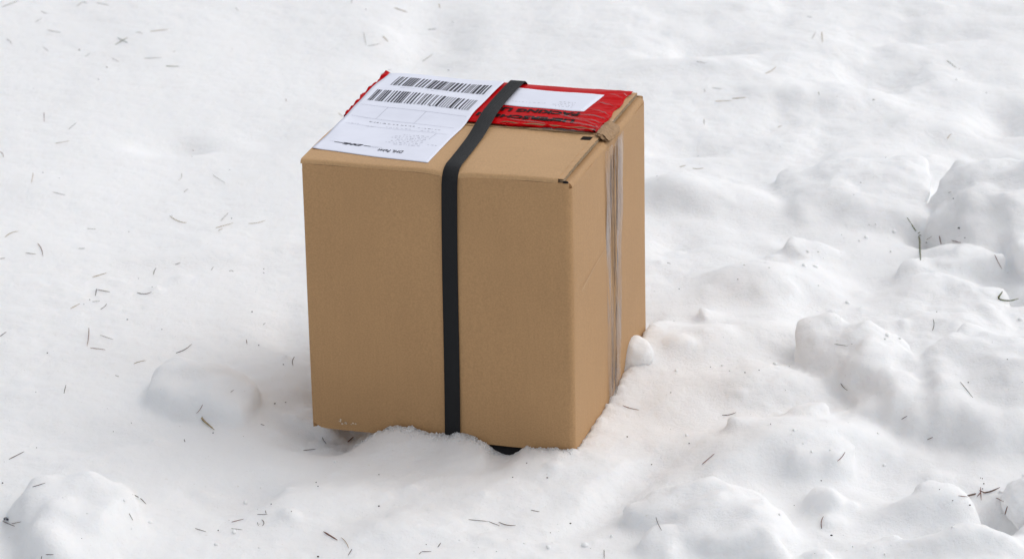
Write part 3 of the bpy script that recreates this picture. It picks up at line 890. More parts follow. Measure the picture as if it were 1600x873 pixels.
# plan outline of each wall (half of each corner round belongs to each neighbour)
def wall(name, plan, ztop, zbot=0.0, nz=24, bulge=0.0015, normal=(0, -1), topfold=None):
    """plan: list of (x,y,nx,ny); extruded in z; topfold(x) lowers the top"""
    zs = np.linspace(zbot, 1, nz + 1)
    P = np.zeros((len(plan), nz + 1, 3))
    O = np.zeros_like(P)
    n = len(plan)
    for i, (x, y, nx, ny) in enumerate(plan):
        zt = ztop - (topfold(x) if topfold else 0)
        s = i / (n - 1)
        for j in range(nz + 1):
            z = zt * zs[j]
            v = z / H
            b = bulge * math.sin(math.pi * s) * math.sin(math.pi * v) + 0.0006 * math.sin(7 * s + 5 * v + x * 9)
            bx_ = b * math.sin(math.pi * min(1, max(0, s)))
            P[i, j] = (x + nx * bx_, y + ny * bx_, z)
            O[i, j] = (-nx * TH, -ny * TH, 0)
    V, F = sheet(P, O)
    o = part(name, V, F, M['card'])
    fix_normals(o)
    sharp(o)
    return o

def corner(cx, cy, r, a0, a1, n=5):
    out = []
    for i in range(n + 1):
        a = R(a0 + (a1 - a0) * i / n)
        out.append((cx + r * math.cos(a), cy + r * math.sin(a), math.cos(a), math.sin(a)))
    return out

def straight(x0, y0, x1, y1, nx, ny, n=26):
    return [(x0 + (x1 - x0) * i / n, y0 + (y1 - y0) * i / n, nx, ny) for i in range(1, n)]

RL = 0.0030
front = corner(RL, RL, RL, 225, 270) + straight(RL, 0, W - RC, 0, 0, -1, 40) + corner(W - RC, RC, RC, 270, 315)
right = corner(W - RC, RC, RC, 315, 360) + straight(W, RC, W, D - RC, 1, 0) + corner(W - RC, D - RC, RC, 0, 45)
back = corner(W - RC, D - RC, RC, 45, 90) + straight(W - RC, D, RL, D, 0, 1) + corner(RL, D - RL, RL, 90, 135)
left = corner(RL, D - RL, RL, 135, 180) + straight(0, D - RL, 0, RL, -1, 0) + corner(RL, RL, RL, 180, 225)
fp = wall('front_panel', front, H - RF, topfold=dent)
wall('side_panel', right, H - TH - 0.0065)
wall('back_panel', back, H - RF)
wall('side_panel', left, H - TH - 0.0065)

# crushed lower-left corner of the front panel
for v in fp.data.vertices:
    x, z = v.co.x + W / 2, v.co.z
    if z < 0.010 and x < 0.012:
        v.co.z += 0.0065 * (1 - x / 0.012) * (1 - z / 0.010)
fp.data.update()

# bottom board
V, F = sheet(np.array([[[x, y, 0.0005] for y in np.linspace(0.006, D - 0.006, 4)] for x in np.linspace(0.006, W - 0.006, 4)]),
             np.tile(np.array([0, 0, 0.004]), (4, 4, 1)))
fix_normals(part('bottom_panel', V, F, M['card']))

# side flaps folded in under the main flaps: round fold then flat
def side_flap(sgn):
    prof = []
    zt = H - TH - 0.0012
    r = 0.0055
    x_out = W if sgn > 0 else 0.0
    for i in range(9):
        a = R(90 * i / 8)
        prof.append((x_out - sgn * (r - r * math.cos(a)), zt - r + r * math.sin(a), math.cos(a) * sgn, math.sin(a)))
    for x in np.linspace(0.010, 0.060, 5):
        prof.append((x_out - sgn * x, zt, 0, 1))
    ys = np.linspace(0.0055, D - 0.0055, 30)
    P = np.array([[[x + 0.0005 * math.sin(y * 60), y, z + 0.0005 * math.sin(y * 45 + 1)] for y in ys] for x, z, nx, nz in prof])
    O = np.array([[[-nx * 0.003, 0, -nz * 0.003] for y in ys] for x, z, nx, nz in prof])
    V, F = sheet(P, O)
    o = part('side_flap', V, F, M['card'])
    fix_normals(o)
    sharp(o)
side_flap(1)
side_flap(-1)

# main top flaps; their outer fold is round
XE = W - 0.0085         # cut edge of the flaps on the right
def main_flap(name, y_fold, y_meet, sgn):
    prof = []
    for i in range(9):
        a = R(90 * i / 8)
        prof.append((y_fold + sgn * (RF - RF * math.cos(a)), H - RF + RF * math.sin(a), -sgn * math.cos(a), math.sin(a)))
    for k in range(1, 19):
        s = k / 18
        y = y_fold + sgn * RF + (y_meet - y_fold - sgn * RF) * s
        prof.append((y, H + 0.0012 * math.sin(math.pi * s), 0, 1))
    xs = np.linspace(-0.0006, XE - 0.006, 46)
    P = np.array([[[x, y, z - (dent(x) if abs(y - y_fold) < 0.05 else 0) * math.exp(-abs(y - y_fold) / 0.012) + 0.0004 * math.sin(x * 55 + y * 20)] for x in xs] for y, z, ny, nz in prof])
    O = np.array([[[0, -ny * TH, -nz * TH] for x in xs] for y, z, ny, nz in prof])
    V, F = sheet(P, O)
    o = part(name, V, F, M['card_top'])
    fix_normals(o)
    sharp(o)
    return o
YM = D / 2 - 0.004
ff = main_flap('top_flap', 0.0, YM, 1)
bf = main_flap('top_flap', D, YM + 0.0025, -1)

# corrugated cut edge of each flap: three liners and two rows of flutes
def cut_edge(y0, y1, parent):
    V, F = [], []
    def strip(pts, t):
        """pts (y,z) polyline extruded 6 mm in x, thickness t"""
        n = len(pts)
        b = len(V)
        for (y, z) in pts:
            V.extend([(XE - 0.006, y, z), (XE, y, z), (XE - 0.006, y, z - t), (XE, y, z - t)])
        for i in range(n - 1):
            p, q = b + 4 * i, b + 4 * i + 4
            F.extend([(p, p + 1, q + 1, q), (p + 3, p + 2, q + 2, q + 3), (p + 1, p + 3, q + 3, q + 1), (p + 2, p, q, q + 2)])
        F.append((b, b + 2, b + 3, b + 1))
        e = b + 4 * (n - 1)
        F.append((e, e + 1, e + 3, e + 2))
    rnd = random.Random(5)
    ys = np.linspace(y0, y1, 40)
    def top(y):
        s = (y - y0) / (y1 - y0)
        return H + 0.0012 * math.sin(math.pi * s) * 0.8 - 0.0004
    for dz in (0.0, 0.0021, 0.0038):
        strip([(y, top(y) - dz + 0.0002 * math.sin(y * 300 + dz * 900)) for y in ys], 0.00045)
    nl = len(F)
    for dz, hgt, pitch in ((0.0004, 0.0017, 0.0105), (0.0025, 0.0013, 0.0085)):
        n = int((y1 - y0) / pitch * 6)
        pts = []
        for i in range(n + 1):
            y = y0 + (y1 - y0) * i / n
            ph = i / 6 * 2 * math.pi + 1.1 * math.sin(y * 70) + 0.7 * math.sin(y * 190)
            pts.append((y, top(y) - dz - hgt * (0.5 + 0.5 * math.sin(ph))))
        strip(pts, 0.00060)
    # dark strip standing in for the shade inside the flutes
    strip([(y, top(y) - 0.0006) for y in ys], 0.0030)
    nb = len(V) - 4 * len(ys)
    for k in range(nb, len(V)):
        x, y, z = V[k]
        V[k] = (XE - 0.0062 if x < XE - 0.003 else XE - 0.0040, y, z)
    o = part('cut_edge', V, F, M['liner'], parent, smooth=False)
    o.data.materials.append(M['card_top'])
    o.data.materials.append(M['flute_shade'])
    nf_ = len(F)
    n1_ = 4 * (len(ys) - 1) + 2
    for p in o.data.polygons:
        if p.index < n1_:
            p.material_index = 1
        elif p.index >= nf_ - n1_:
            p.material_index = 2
    fix_normals(o)
cut_edge(0.003, YM - 0.001, ff)
cut_edge(YM + 0.004, D - 0.003, bf)

# black blob standing in for the shade in a front right corner gap
bm = bmesh.new()
bmesh.ops.create_icosphere(bm, subdivisions=3, radius=1)
V = np.array([v.co[:] for v in bm.verts])
F = [tuple(v.index for v in f.verts) for f in bm.faces]
bm.free()
Vc = V * (1 + 0.35 * noise3(V * 2.2, 4))[:, None]
part('corner_gap_shade', Vc * np.array([0.0030, 0.0016, 0.0020]) + np.array([W - 0.0062, 0.0026, H - 0.0040]), F, M['black'])

# flat printed square beside the cut edge
def flat_part(name, corners, zf, mat, parent, n=6, lift=0.0004, th=0.0002):
    (xa, ya), (xb, yb), (xc, yc), (xd, yd) = corners
    P = np.zeros((n + 1, n + 1, 3))
    for i in range(n + 1):
        for j in range(n + 1):
            s, t_ = i / n, j / n
            x = (xa * (1 - s) + xb * s) * (1 - t_) + (xd * (1 - s) + xc * s) * t_
            y = (ya * (1 - s) + yb * s) * (1 - t_) + (yd * (1 - s) + yc * s) * t_
            P[i, j] = (x, y, zf(x, y) + lift)
    V, F = sheet(P, np.tile(np.array([0, 0, -th]), (n + 1, n + 1, 1)))
    o = part(name, V, F, mat, parent)
    fix_normals(o)
    return o
def flap_z(x, y):
    s = np.clip((y - RF) / (YM - RF), 0, 1) if y < YM else np.clip((D - RF - y) / (D - RF - YM), 0, 1)
    return H + 0.0012 * math.sin(math.pi * s) + 0.0004 * math.sin(x * 55 + y * 20)
flat_part('printed_square', [(0.2740, 0.131), (0.2852, 0.131), (0.2852, 0.1425), (0.2740, 0.1425)], flap_z, M['black_print'], ff)

# ------------------------------------------------------------------ red document pouch on the back flap
def pouch_z(x, y):
    s = np.clip((x - 0.004) / 0.282, 0, 1)
    t_ = np.clip((y - 0.158) / 0.146, 0, 1)
    edge = min(1.0, 9 * min(t_, 1 - t_)) * min(1.0, 14 * (1 - s))
    z = H + 0.0016 + 0.0022 * edge
    X_, Y_ = np.array([x]), np.array([y])
    right = math.exp(-((s - 0.97) / 0.10) ** 2)
    low = math.exp(-(t_ / 0.14) ** 2)
    z += right * 0.0016 * float(np.abs(noise2(X_ * 26 + Y_ * 20, Y_ * 95 - X_ * 60, 51))[0])
    z += low * 0.0018 * float(np.abs(noise2(X_ * 40, Y_ * 120 + X_ * 15, 52))[0])
    z += 0.0007 * float(noise2(X_ * 22, Y_ * 22, 53)[0])
    return z
xs = np.linspace(0.004, 0.2865, 120)
ys = np.linspace(0.158, 0.304, 60)
P = np.array([[[x + 0.0012 * math.sin(y * 130) * (x > 0.28), y + 0.0016 * math.sin(x * 60) * (1 if y < 0.165 else 0), pouch_z(x, y)] for y in ys] for x in xs])
V, F = sheet(P, np.tile(np.array([0, 0, -0.0006]), (len(xs), len(ys), 1)))
pouch = part('document_pouch', V, F, M['red'], label='red plastic document pouch with black lettering and a clear window')
fix_normals(pouch)
win = flat_part('pouch_window', [(0.150, 0.219), (0.2550, 0.2135), (0.2615, 0.2770), (0.150, 0.2810)], pouch_z, M['paper'], pouch, 16)
# crumpled red rim standing out beyond the left edge of the carton
rim_y = np.linspace(0.150, 0.306, 70)
P = []
for u in np.linspace(0, 1, 7):
    row = []
    for y in rim_y:
        k = (y - 0.150) / 0.156
        out = 0.0022 + 0.0058 * abs(math.sin(k * 8.0 + 0.5)) ** 0.7 * (0.35 + 0.65 * float(sstep(0, 0.5, k)))
        lift = 0.0016 + 0.0050 * (0.5 + 0.5 * math.sin(k * 19 + 1.0)) * float(sstep(0, 0.3, k))
        a = u * 2.6
        row.append((0.006 - 0.006 * min(1, u * 2) - out * math.sin(a), y + 0.0015 * math.sin(u * 5 + k * 30), H + 0.0010 + lift * math.cos(a * 0.6) * min(1, u * 2.2) - 0.0045 * max(0, u - 0.5) + 0.0008 * math.sin(k * 60 + u * 6)))
    P.append(row)
V, F = sheet(np.array(P), np.tile(np.array([0.0003, 0, -0.0004]), (7, 70, 1)))
fix_normals(part('pouch_rim', V, F, M['red'], pouch))

# loose front lip of the pouch: clear film with folded red streaks
P = []
for t_ in np.linspace(0, 1, 9):
    row = []
    for x in np.linspace(0.172, 0.284, 70):
        y = 0.1590 - 0.0150 * t_
        row.append((x, y + 0.0012 * math.sin(x * 90), H + 0.0022 + 0.0016 * math.sin(t_ * 9 + x * 70) * (1 - t_) + 0.0008 * math.sin(x * 210) * (1 - t_) + 0.0010 * (1 - t_)))
    P.append(row)
V, F = sheet(np.array(P), np.tile(np.array([0, 0, -0.0003]), (9, 70, 1)))
fix_normals(part('pouch_lip', V, F, M['tape_top'], pouch))
def fold(x0, x1, y0, y1, th, mat, name, parent):
    P = []
    n = 40
    for t_ in np.linspace(-1, 1, 5):
        row = []
        for i in range(n + 1):
            s = i / n
            x = x0 + (x1 - x0) * s
            wv = math.sin(s * math.pi) ** 0.5
            row.append((x, y0 + (y1 - y0) * s + 0.0014 * math.sin(s * 17) + t_ * th * wv, H + 0.0046 + 0.0012 * (1 - t_ * t_) * wv + 0.0006 * math.sin(s * 23)))
        P.append(row)
    V, F = sheet(np.array(P), np.tile(np.array([0, 0, -0.0005]), (5, n + 1, 1)))
    fix_normals(part(name, V, F, mat, parent))
fold(0.176, 0.240, 0.1535, 0.1520, 0.0014, M['red'], 'film_fold', pouch)
fold(0.225, 0.284, 0.1560, 0.1500, 0.0016, M['red'], 'film_fold', pouch)
fold(0.176, 0.282, 0.1575, 0.1565, 0.0012, M['crumple'], 'film_fold', pouch)

# milky strips painted as glints along the film's creases over the pouch
def crease_glint(xa, ya, xb, yb, wd):
    P = []
    n = 24
    for t_ in (-1, -0.3, 0.3, 1):
        row = []
        for i in range(n + 1):
            s = i / n
            wv = math.sin(math.pi * s) ** 0.6
            x, y = xa + (xb - xa) * s, ya + (yb - ya) * s + 0.0010 * math.sin(s * 6 + xa * 90)
            row.append((x, y + t_ * wd * wv, pouch_z(x, y) + 0.0006 + 0.0011 * (1 - t_ * t_) * wv))
        P.append(row)
    V, F = sheet(np.array(P), np.tile(np.array([0, 0, -0.0003]), (4, n + 1, 1)))
    fix_normals(part('film_glint', V, F, M['tape'], pouch))
for q in ((0.212, 0.205, 0.282, 0.176, 0.0008), (0.236, 0.196, 0.284, 0.184, 0.0006), (0.228, 0.178, 0.283, 0.168, 0.0009), (0.258, 0.226, 0.285, 0.212, 0.0006),
          (0.262, 0.250, 0.285, 0.243, 0.0005), (0.246, 0.205, 0.284, 0.199, 0.0005), (0.266, 0.284, 0.285, 0.274, 0.0005), (0.180, 0.172, 0.226, 0.166, 0.0006)):
    crease_glint(*q)

# ------------------------------------------------------------------ lettering
def text_mesh(body, size, bold=0.0, shear=0.0, xs_=1.0):
    cu = bpy.data.curves.new('lettering', 'FONT')
    cu.body = body
    cu.size = 1.0
    cu.offset = bold
    cu.shear = shear
    cu.resolution_u = 2
    o = bpy.data.objects.new('lettering_tmp', cu)
    col.objects.link(o)
    dg = bpy.context.evaluated_depsgraph_get()
    m = bpy.data.meshes.new_from_object(o.evaluated_get(dg))
    V = np.array([v.co[:] for v in m.vertices])
    F = [tuple(p.vertices) for p in m.polygons]
    bpy.data.objects.remove(o)
    bpy.data.curves.remove(cu)
    bpy.data.meshes.remove(m)
    V[:, 0] -= V[:, 0].min()
    V *= size
    V[:, 0] *= xs_
    return V, F

def lettering(body, x, y, size, zf, mat, parent, bold=0.0, shear=0.0, width=None, lift=0.0006, rot=0.0, name='lettering'):
    """text read from the far side of the box: starts at (x,y) and runs towards -x"""
    V, F = text_mesh(body, size, bold, shear)
    if width:
        V[:, 0] *= width / V[:, 0].max()
    ca, sa = math.cos(math.pi + rot), math.sin(math.pi + rot)
    X = x + V[:, 0] * ca - V[:, 1] * sa
    Y = y + V[:, 0] * sa + V[:, 1] * ca
    Z = np.array([zf(a, b) for a, b in zip(X, Y)]) + lift
    return part(name, np.stack([X, Y, Z], 1), F, mat, parent, smooth=False)

lettering('LIEFERSCHEIN', 0.2540, 0.1835, 0.0150, pouch_z, M['black_print'], pouch, bold=0.045, width=0.112, rot=-0.02)
lettering('PACKING LIST', 0.2530, 0.2080, 0.0160, pouch_z, M['black_print'], pouch, bold=0.045, width=0.108, rot=-0.02)

# faint printed lines: words too small to read are dashes of ink
def dashes(name, x0, y0, length, zf, parent, mat, seed, size=0.0016, rot=0.0):
    rnd = random.Random(seed)
    V, F = [], []
    s = 0
    while s < length:
        wl = rnd.uniform(0.0012, 0.0045)
        for q in range(max(1, int(wl / 0.0011))):
            a, b = s + q * 0.0011, s + q * 0.0011 + rnd.uniform(0.0004, 0.0009)
            h0, h1 = rnd.uniform(-0.5, -0.2) * size, rnd.uniform(0.2, 0.6) * size
            k = len(V)
            for (u, v) in ((a, h0), (b, h0), (b, h1), (a, h1)):
                X, Y = x0 - u, y0 - v + rot * u
                V.append((X, Y, zf(X, Y) + 0.0005))
            F.append((k, k + 1, k + 2, k + 3))
        s += wl + rnd.uniform(0.0008, 0.0022)
    return part(name, V, F, mat, parent, smooth=False)
for i, (yy, ln) in enumerate([(0.2270, 0.020), (0.2320, 0.024), (0.2370, 0.016), (0.2420, 0.021)]):
    dashes('fine_print', 0.2380, yy, ln, pouch_z, win, M['grey_ink'], 60 + i, 0.0022)
dashes('fine_print', 0.2050, 0.2340, 0.038, pouch_z, win, M['grey_ink'], 71, 0.0018)

# ------------------------------------------------------------------ shipping label
def label_z(x, y):
    z = flap_z(x, y) + 0.0005 + 0.0046 * float(sstep(0.130, 0.185, y)) - 0.0006 * float(sstep(0.25, 0.30, y))
    z += 0.0009 * (0.5 + 0.5 * math.sin(x * 38 + y * 22 + 1.5 * math.sin(y * 30))) * float(sstep(0.03, 0.12, y))
    z += 0.0010 * float(sstep(0.012, 0.0, x)) * math.sin(y * 60)
    return z
P = []
for i in range(41):
    s = i / 40
    row = []
    for j in range(81):
        t_ = j / 80
        xl, xr = 0.0012 - 0.001 * t_, 0.1375 + 0.002 * t_
        yf = 0.0335 * (1 - s) + 0.0170 * s
        yb = 0.3000 * (1 - s) + 0.2975 * s
        x = xl + (xr - xl) * s
        y = yf + (yb - yf) * t_
        row.append((x, y, label_z(x, y) + 0.0002))
    P.append(row)
V, F = sheet(np.array(P), np.tile(np.array([0, 0, -0.0004]), (41, 81, 1)))
lab = part('shipping_label', V, F, M['paper'], label='white paper shipping label with two barcodes')
fix_normals(lab)

def barcode(x0, x1, y0, y1, seed, skew):
    rnd = random.Random(seed)
    V, F = [], []
    mod = 0.00098
    x = x0
    nseg = 8
    while x < x1:
        wbar = rnd.choice((1, 1, 1, 2, 2, 3)) * mod
        for k in range(nseg + 1):
            t_ = k / nseg
            for xx in (x, min(x + wbar, x1)):
                s = (xx - x0) / (x1 - x0)
                y = y0 + (y1 - y0) * t_ + skew * s
                V.append((xx, y, label_z(xx, y) + 0.0006))
        b = len(V) - 2 * (nseg + 1)
        for k in range(nseg):
            F.append((b + 2 * k, b + 2 * k + 1, b + 2 * k + 3, b + 2 * k + 2))
        x += wbar + rnd.choice((1, 1, 1, 2, 2, 3)) * mod
    return part('barcode', V, F, M['ink'], lab, smooth=False)
barcode(0.018, 0.132, 0.2500, 0.2840, 3, -0.008)
barcode(0.009, 0.131, 0.1955, 0.2320, 8, -0.012)

def rule(x0, y0, x1, y1, th=0.0004, mat='grey_ink'):
    n = 12
    V, F = [], []
    L = math.hypot(x1 - x0, y1 - y0)
    nx, ny = -(y1 - y0) / L * th, (x1 - x0) / L * th
    for i in range(n + 1):
        s = i / n
        x, y = x0 + (x1 - x0) * s, y0 + (y1 - y0) * s
        for g in (-1, 1):
            V.append((x + nx * g, y + ny * g, label_z(x + nx * g, y + ny * g) + 0.0005))
    for i in range(n):
        F.append((2 * i, 2 * i + 1, 2 * i + 3, 2 * i + 2))
    part('printed_rule', V, F, M[mat], lab, smooth=False)
for q in ((0.006, 0.1800, 0.134, 0.1660), (0.006, 0.1480, 0.130, 0.1330), (0.008, 0.1230, 0.130, 0.1080), (0.040, 0.1770, 0.036, 0.1450),
          (0.086, 0.1710, 0.082, 0.1390), (0.012, 0.0600, 0.074, 0.0530), (0.118, 0.1080, 0.116, 0.0880), (0.062, 0.0520, 0.070, 0.0510)):
    rule(*q, th=0.00020)
lettering('DHL Paket', 0.1010, 0.0465, 0.0105, label_z, M['ink'], lab, bold=0.012, width=0.0290, rot=-0.06)
lettering('DHL', 0.0520, 0.0570, 0.0072, label_z, M['ink'], lab, bold=0.05, shear=0.4, width=0.0240, rot=-0.06, name='courier_logo')
rule(0.0530, 0.0545, 0.0610, 0.0537, 0.0006, 'ink')
rule(0.0180, 0.0578, 0.0285, 0.0568, 0.0006, 'ink')
for i in range(7):
    dashes('fine_print', 0.1130 - 0.001 * (i % 2), 0.0640 + i * 0.0053, 0.030 + 0.006 * ((i * 5) % 3), label_z, lab, M['grey_ink'], 20 + i, 0.0018, 0.06)
dashes('fine_print', 0.0860, 0.1290, 0.052, label_z, lab, M['ink'], 40, 0.0026, 0.11)
dashes('fine_print', 0.0850, 0.1180, 0.030, label_z, lab, M['grey_ink'], 41, 0.0017, 0.11)
dashes('fine_print', 0.1180, 0.1220, 0.026, label_z, lab, M['ink'], 42, 0.0016, 0.11)
dashes('fine_print', 0.1160, 0.1140, 0.020, label_z, lab, M['grey_ink'], 43, 0.0016, 0.11)
dashes('fine_print', 0.1310, 0.1830, 0.046, label_z, lab, M['ink'], 44, 0.0018, 0.10)
dashes('fine_print', 0.0900, 0.2385, 0.060, label_z, lab, M['grey_ink'], 45, 0.0016, 0.07)
dashes('fine_print', 0.0420, 0.1190, 0.006, label_z, lab, M['grey_ink'], 46, 0.0016, 0.07)
dashes('fine_print', 0.0230, 0.1240, 0.008, label_z, lab, M['grey_ink'], 47, 0.0016, 0.07)
dashes('fine_print', 0.1310, 0.0690, 0.010, label_z, lab, M['grey_ink'], 48, 0.0016, 0.07)

# ------------------------------------------------------------------ clear packing tape
# over the seam of the top flaps
P = []
for y in np.linspace(0.138, 0.178, 26):
    row = []
    for x in np.linspace(0.180, W - 0.0095, 60):
        z = max(flap_z(x, y), pouch_z(x, y) + 0.0006 if y > 0.157 else 0) + 0.0010
        row.append((x, y + 0.0015 * math.sin(x * 40), z + 0.0004 + 0.0006 * float(noise2(np.array([x * 60 + y * 30]), np.array([y * 150]), 57)[0])))
    P.append(row)
V, F = sheet(np.array(P), np.tile(np.array([0, 0, -0.0002]), (26, 60, 1)))
fix_normals(part('packing_tape', V, F, M['tape_top'], label='clear packing tape over the top seam'))
# folded film along the right rim of the pouch
P = []
for s in np.linspace(0, 1, 9):
    row = []
    for y in np.linspace(0.150, 0.300, 60):
        x = 0.281 + 0.0135 * s
        row.append((x + 0.001 * math.sin(y * 120), y, H + 0.0042 - 0.0035 * s + 0.0014 * math.sin(s * 9 + y * 50) * (1 - s) + 0.0005 * math.sin(y * 260)))
    P.append(row)
V, F = sheet(np.array(P), np.tile(np.array([0, 0, -0.0002]), (9, 60, 1)))
fix_normals(part('packing_tape', V, F, M['tape_top']))
# down the middle of the right side: two stuck milky margins, a puckered clear middle
def tape_band(s0, s1, mat, pucker, label=None, nn_=24, x0=0.0022):
    P = []
    for i in range(nn_ + 1):
        s = s0 + (s1 - s0) * i / nn_
        row = []
        for j in range(81):
            t_ = j / 80
            z = -0.002 + t_ * (H - 0.010)
            sw = s + 0.035 * math.sin(z * 31 + s0 * 9) * (1 if 0.02 < s < 0.98 else 0.25) + 0.015 * math.sin(z * 83 + s0 * 5)
            y = 0.1315 + sw * (0.052 + 0.023 * t_)
            x = W + x0 + 0.0003 * math.sin(z * 60 + s * 20)
            if pucker:
                e = math.sin(math.pi * i / nn_)
                x += e * (0.0010 + 0.0022 * abs(float(noise2(np.array([s * 16.0]), np.array([z * 11.0]), 61)[0])) * 2)
            row.append((x, y, z))
        P.append(row)
    V, F = sheet(np.array(P), np.tile(np.array([-0.0002, 0, 0]), (nn_ + 1, 81, 1)))
    fix_normals(part('packing_tape', V, F, M[mat], label=label))
tape_band(0.0, 0.30, 'tape', False, 'milky clear packing tape down the right side', 10)
tape_band(0.66, 1.0, 'tape', False, None, 10)
tape_band(0.305, 0.655, 'tape_clear', True, None, 36)
# brown board bunched up under the tape: long narrow folds
for k, (sc_, z0, z1, wd, dx, mt) in enumerate([(0.40, 0.010, 0.285, 0.0036, 0.0020, 'crumple'), (0.54, 0.020, 0.292, 0.0040, 0.0026, 'card'), (0.46, 0.130, 0.270, 0.0016, 0.0034, 'crumple')]):
    P = []
    for s in np.linspace(-1, 1, 7):
        row = []
        for t_ in np.linspace(0, 1, 50):
            wv = (math.sin(math.pi * t_)) ** 0.35
            z = z0 + (z1 - z0) * t_
            y = 0.1315 + sc_ * (0.052 + 0.023 * z / H) + s * wd * wv + 0.0014 * math.sin(z * 22 + k * 1.7) + 0.0006 * math.sin(z * 70 + k * 2)
            row.append((W + 0.0016 + dx * (1 - s * s) * wv * (0.7 + 0.3 * math.sin(z * 40 + k)), y, z))
        P.append(row)
    V, F = sheet(np.array(P), np.tile(np.array([-0.0006, 0, 0]), (7, 50, 1)))
    fix_normals(part('tape_wrinkle', V, F, M[mt]))
# torn, crumpled paper bunched where the tape turns over the edge
bm = bmesh.new()
bmesh.ops.create_icosphere(bm, subdivisions=4, radius=1)
V = np.array([v.co[:] for v in bm.verts])
F = [tuple(v.index for v in f.verts) for f in bm.faces]
bm.free()
V = V * (np.abs(V) ** 6).sum(1)[:, None] ** (-1 / 6) * 0.9
Q = V * np.array([1.0, 2.6, 1.0])
cr_ = (0.5 - np.abs(noise3(Q * 1.5, 9))) * 0.55 + (0.4 - np.abs(noise3(Q * 3.4 + 2 * Q[:, :1], 10))) * 0.40
V = V * (1 + cr_ * 0.8)[:, None]
V = V * np.array([0.0076, 0.0215, 0.0028])
V[:, 2] -= 0.55 * np.maximum(V[:, 0], -0.002)
part('torn_paper', V + np.array([W - 0.0050, 0.1680, H - 0.0002]), F, M['crumple'], smooth=False, label='crumpled brown paper at the torn tape end')

# faint scratch on the right side
V, F = [], []
for i in range(9):
    s = i / 8
    y, z = 0.030 + 0.095 * s, 0.176 + 0.012 * s + 0.002 * math.sin(s * 3)
    V += [(W + 0.0024, y, z), (W + 0.0024, y, z + 0.0006)]
for i in range(8):
    F.append((2 * i, 2 * i + 1, 2 * i + 3, 2 * i + 2))

part('scratch', V, F, mat_plain('scratched_board', (0.58, 0.42, 0.27), 0.7, 0.2))

# ------------------------------------------------------------------ black strap all the way round
path = []      # (x centre, y, z, outward normal y, z)
def addp(x, y, z, ny_, nz_):
    path.append((x, y, z, ny_, nz_))
for z in np.linspace(-0.001, H - 0.016, 18):
    addp(0.1625 + 0.0050 * z / H + 0.0004 * math.sin(z * 20), -0.0022 - 0.0012 * math.sin(math.pi * z / H), z, -1, 0)
for i in range(1, 9):
    a = R(90 * i / 9)
    addp(0.1675, -0.0024 + 0.016 * (1 - math.cos(a)), H - 0.0140 + 0.0160 * math.sin(a), -math.cos(a), math.sin(a))
for y in np.linspace(0.016, 0.290, 26):
    z = H + 0.0025 + 0.0058 * float(sstep(0.10, 0.19, y)) + 0.0008 * math.sin(y * 14)
    addp(0.1672 - 0.0125 * float(sstep(0.0, 0.27, y)), y, z, 0, 1)
for i in range(1, 9):
    a = R(90 * i / 9)
    addp(0.1547, 0.2905 + 0.024 * math.sin(a), H + 0.0078 - 0.028 * (1 - math.cos(a)), math.sin(a), math.cos(a))
for z in np.linspace(H - 0.022, -0.001, 10):
    addp(0.1547 + 0.0078 * (1 - z / H), D + 0.004, z, 1, 0)
for y in np.linspace(D, 0.0, 10):
    addp(0.1625, y, -0.0028, 0, -1)
HW = 0.0088
V, F = [], []
for (x, y, z, ny_, nz_) in path:
    for (u, t_) in ((-1, 0), (-0.9, 1), (0.9, 1), (1, 0), (0.9, -0.4), (-0.9, -0.4)):
        V.append((x + u * HW, y + ny_ * 0.0009 * t_, z + nz_ * 0.0009 * t_))
n = len(path)
for i in range(n):
    a, b = i * 6, ((i + 1) % n) * 6
    for k in range(6):
        F.append((a + k, a + (k + 1) % 6, b + (k + 1) % 6, b + k))
st = part('strap', V, F, M['web'], label='black woven webbing strap round the carton')
fix_normals(st)
sharp(st, 50)

# black plate under the carton, seen in a gap of the snow
P = np.array([[[x, y, -0.0012 - 0.0] for y in np.linspace(0.002, 0.20, 4)] for x in np.linspace(0.196, 0.262, 6)])
V, F = sheet(P, np.tile(np.array([0, 0, -0.024]), (6, 4, 1)))
pl = part('base_plate', V, F, M['black'], label='black plate showing under the carton')
fix_normals(pl)

# scuffed white fibres near the lower front edge
rnd = random.Random(4)
V, F = [], []
for i in range(16):
    x, z = 0.038 + rnd.gauss(0, 0.006), 0.0075 + abs(rnd.gauss(0, 0.0026))
    r = rnd.uniform(0.0004, 0.0012)
    k = len(V)
    for q in range(6):
        a = q * math.pi / 3
        V.append((x + r * math.cos(a) * rnd.uniform(.6, 1.3), -0.0016, z + r * math.sin(a) * rnd.uniform(.6, 1.3)))
    V.append((x, -0.0024, z))
    for q in range(6):
        F.append((k + q, k + (q + 1) % 6, k + 6))
part('scuff', V, F, mat_plain('bare_fibre', (0.62, 0.52, 0.40), 0.8, 0.2), fp)

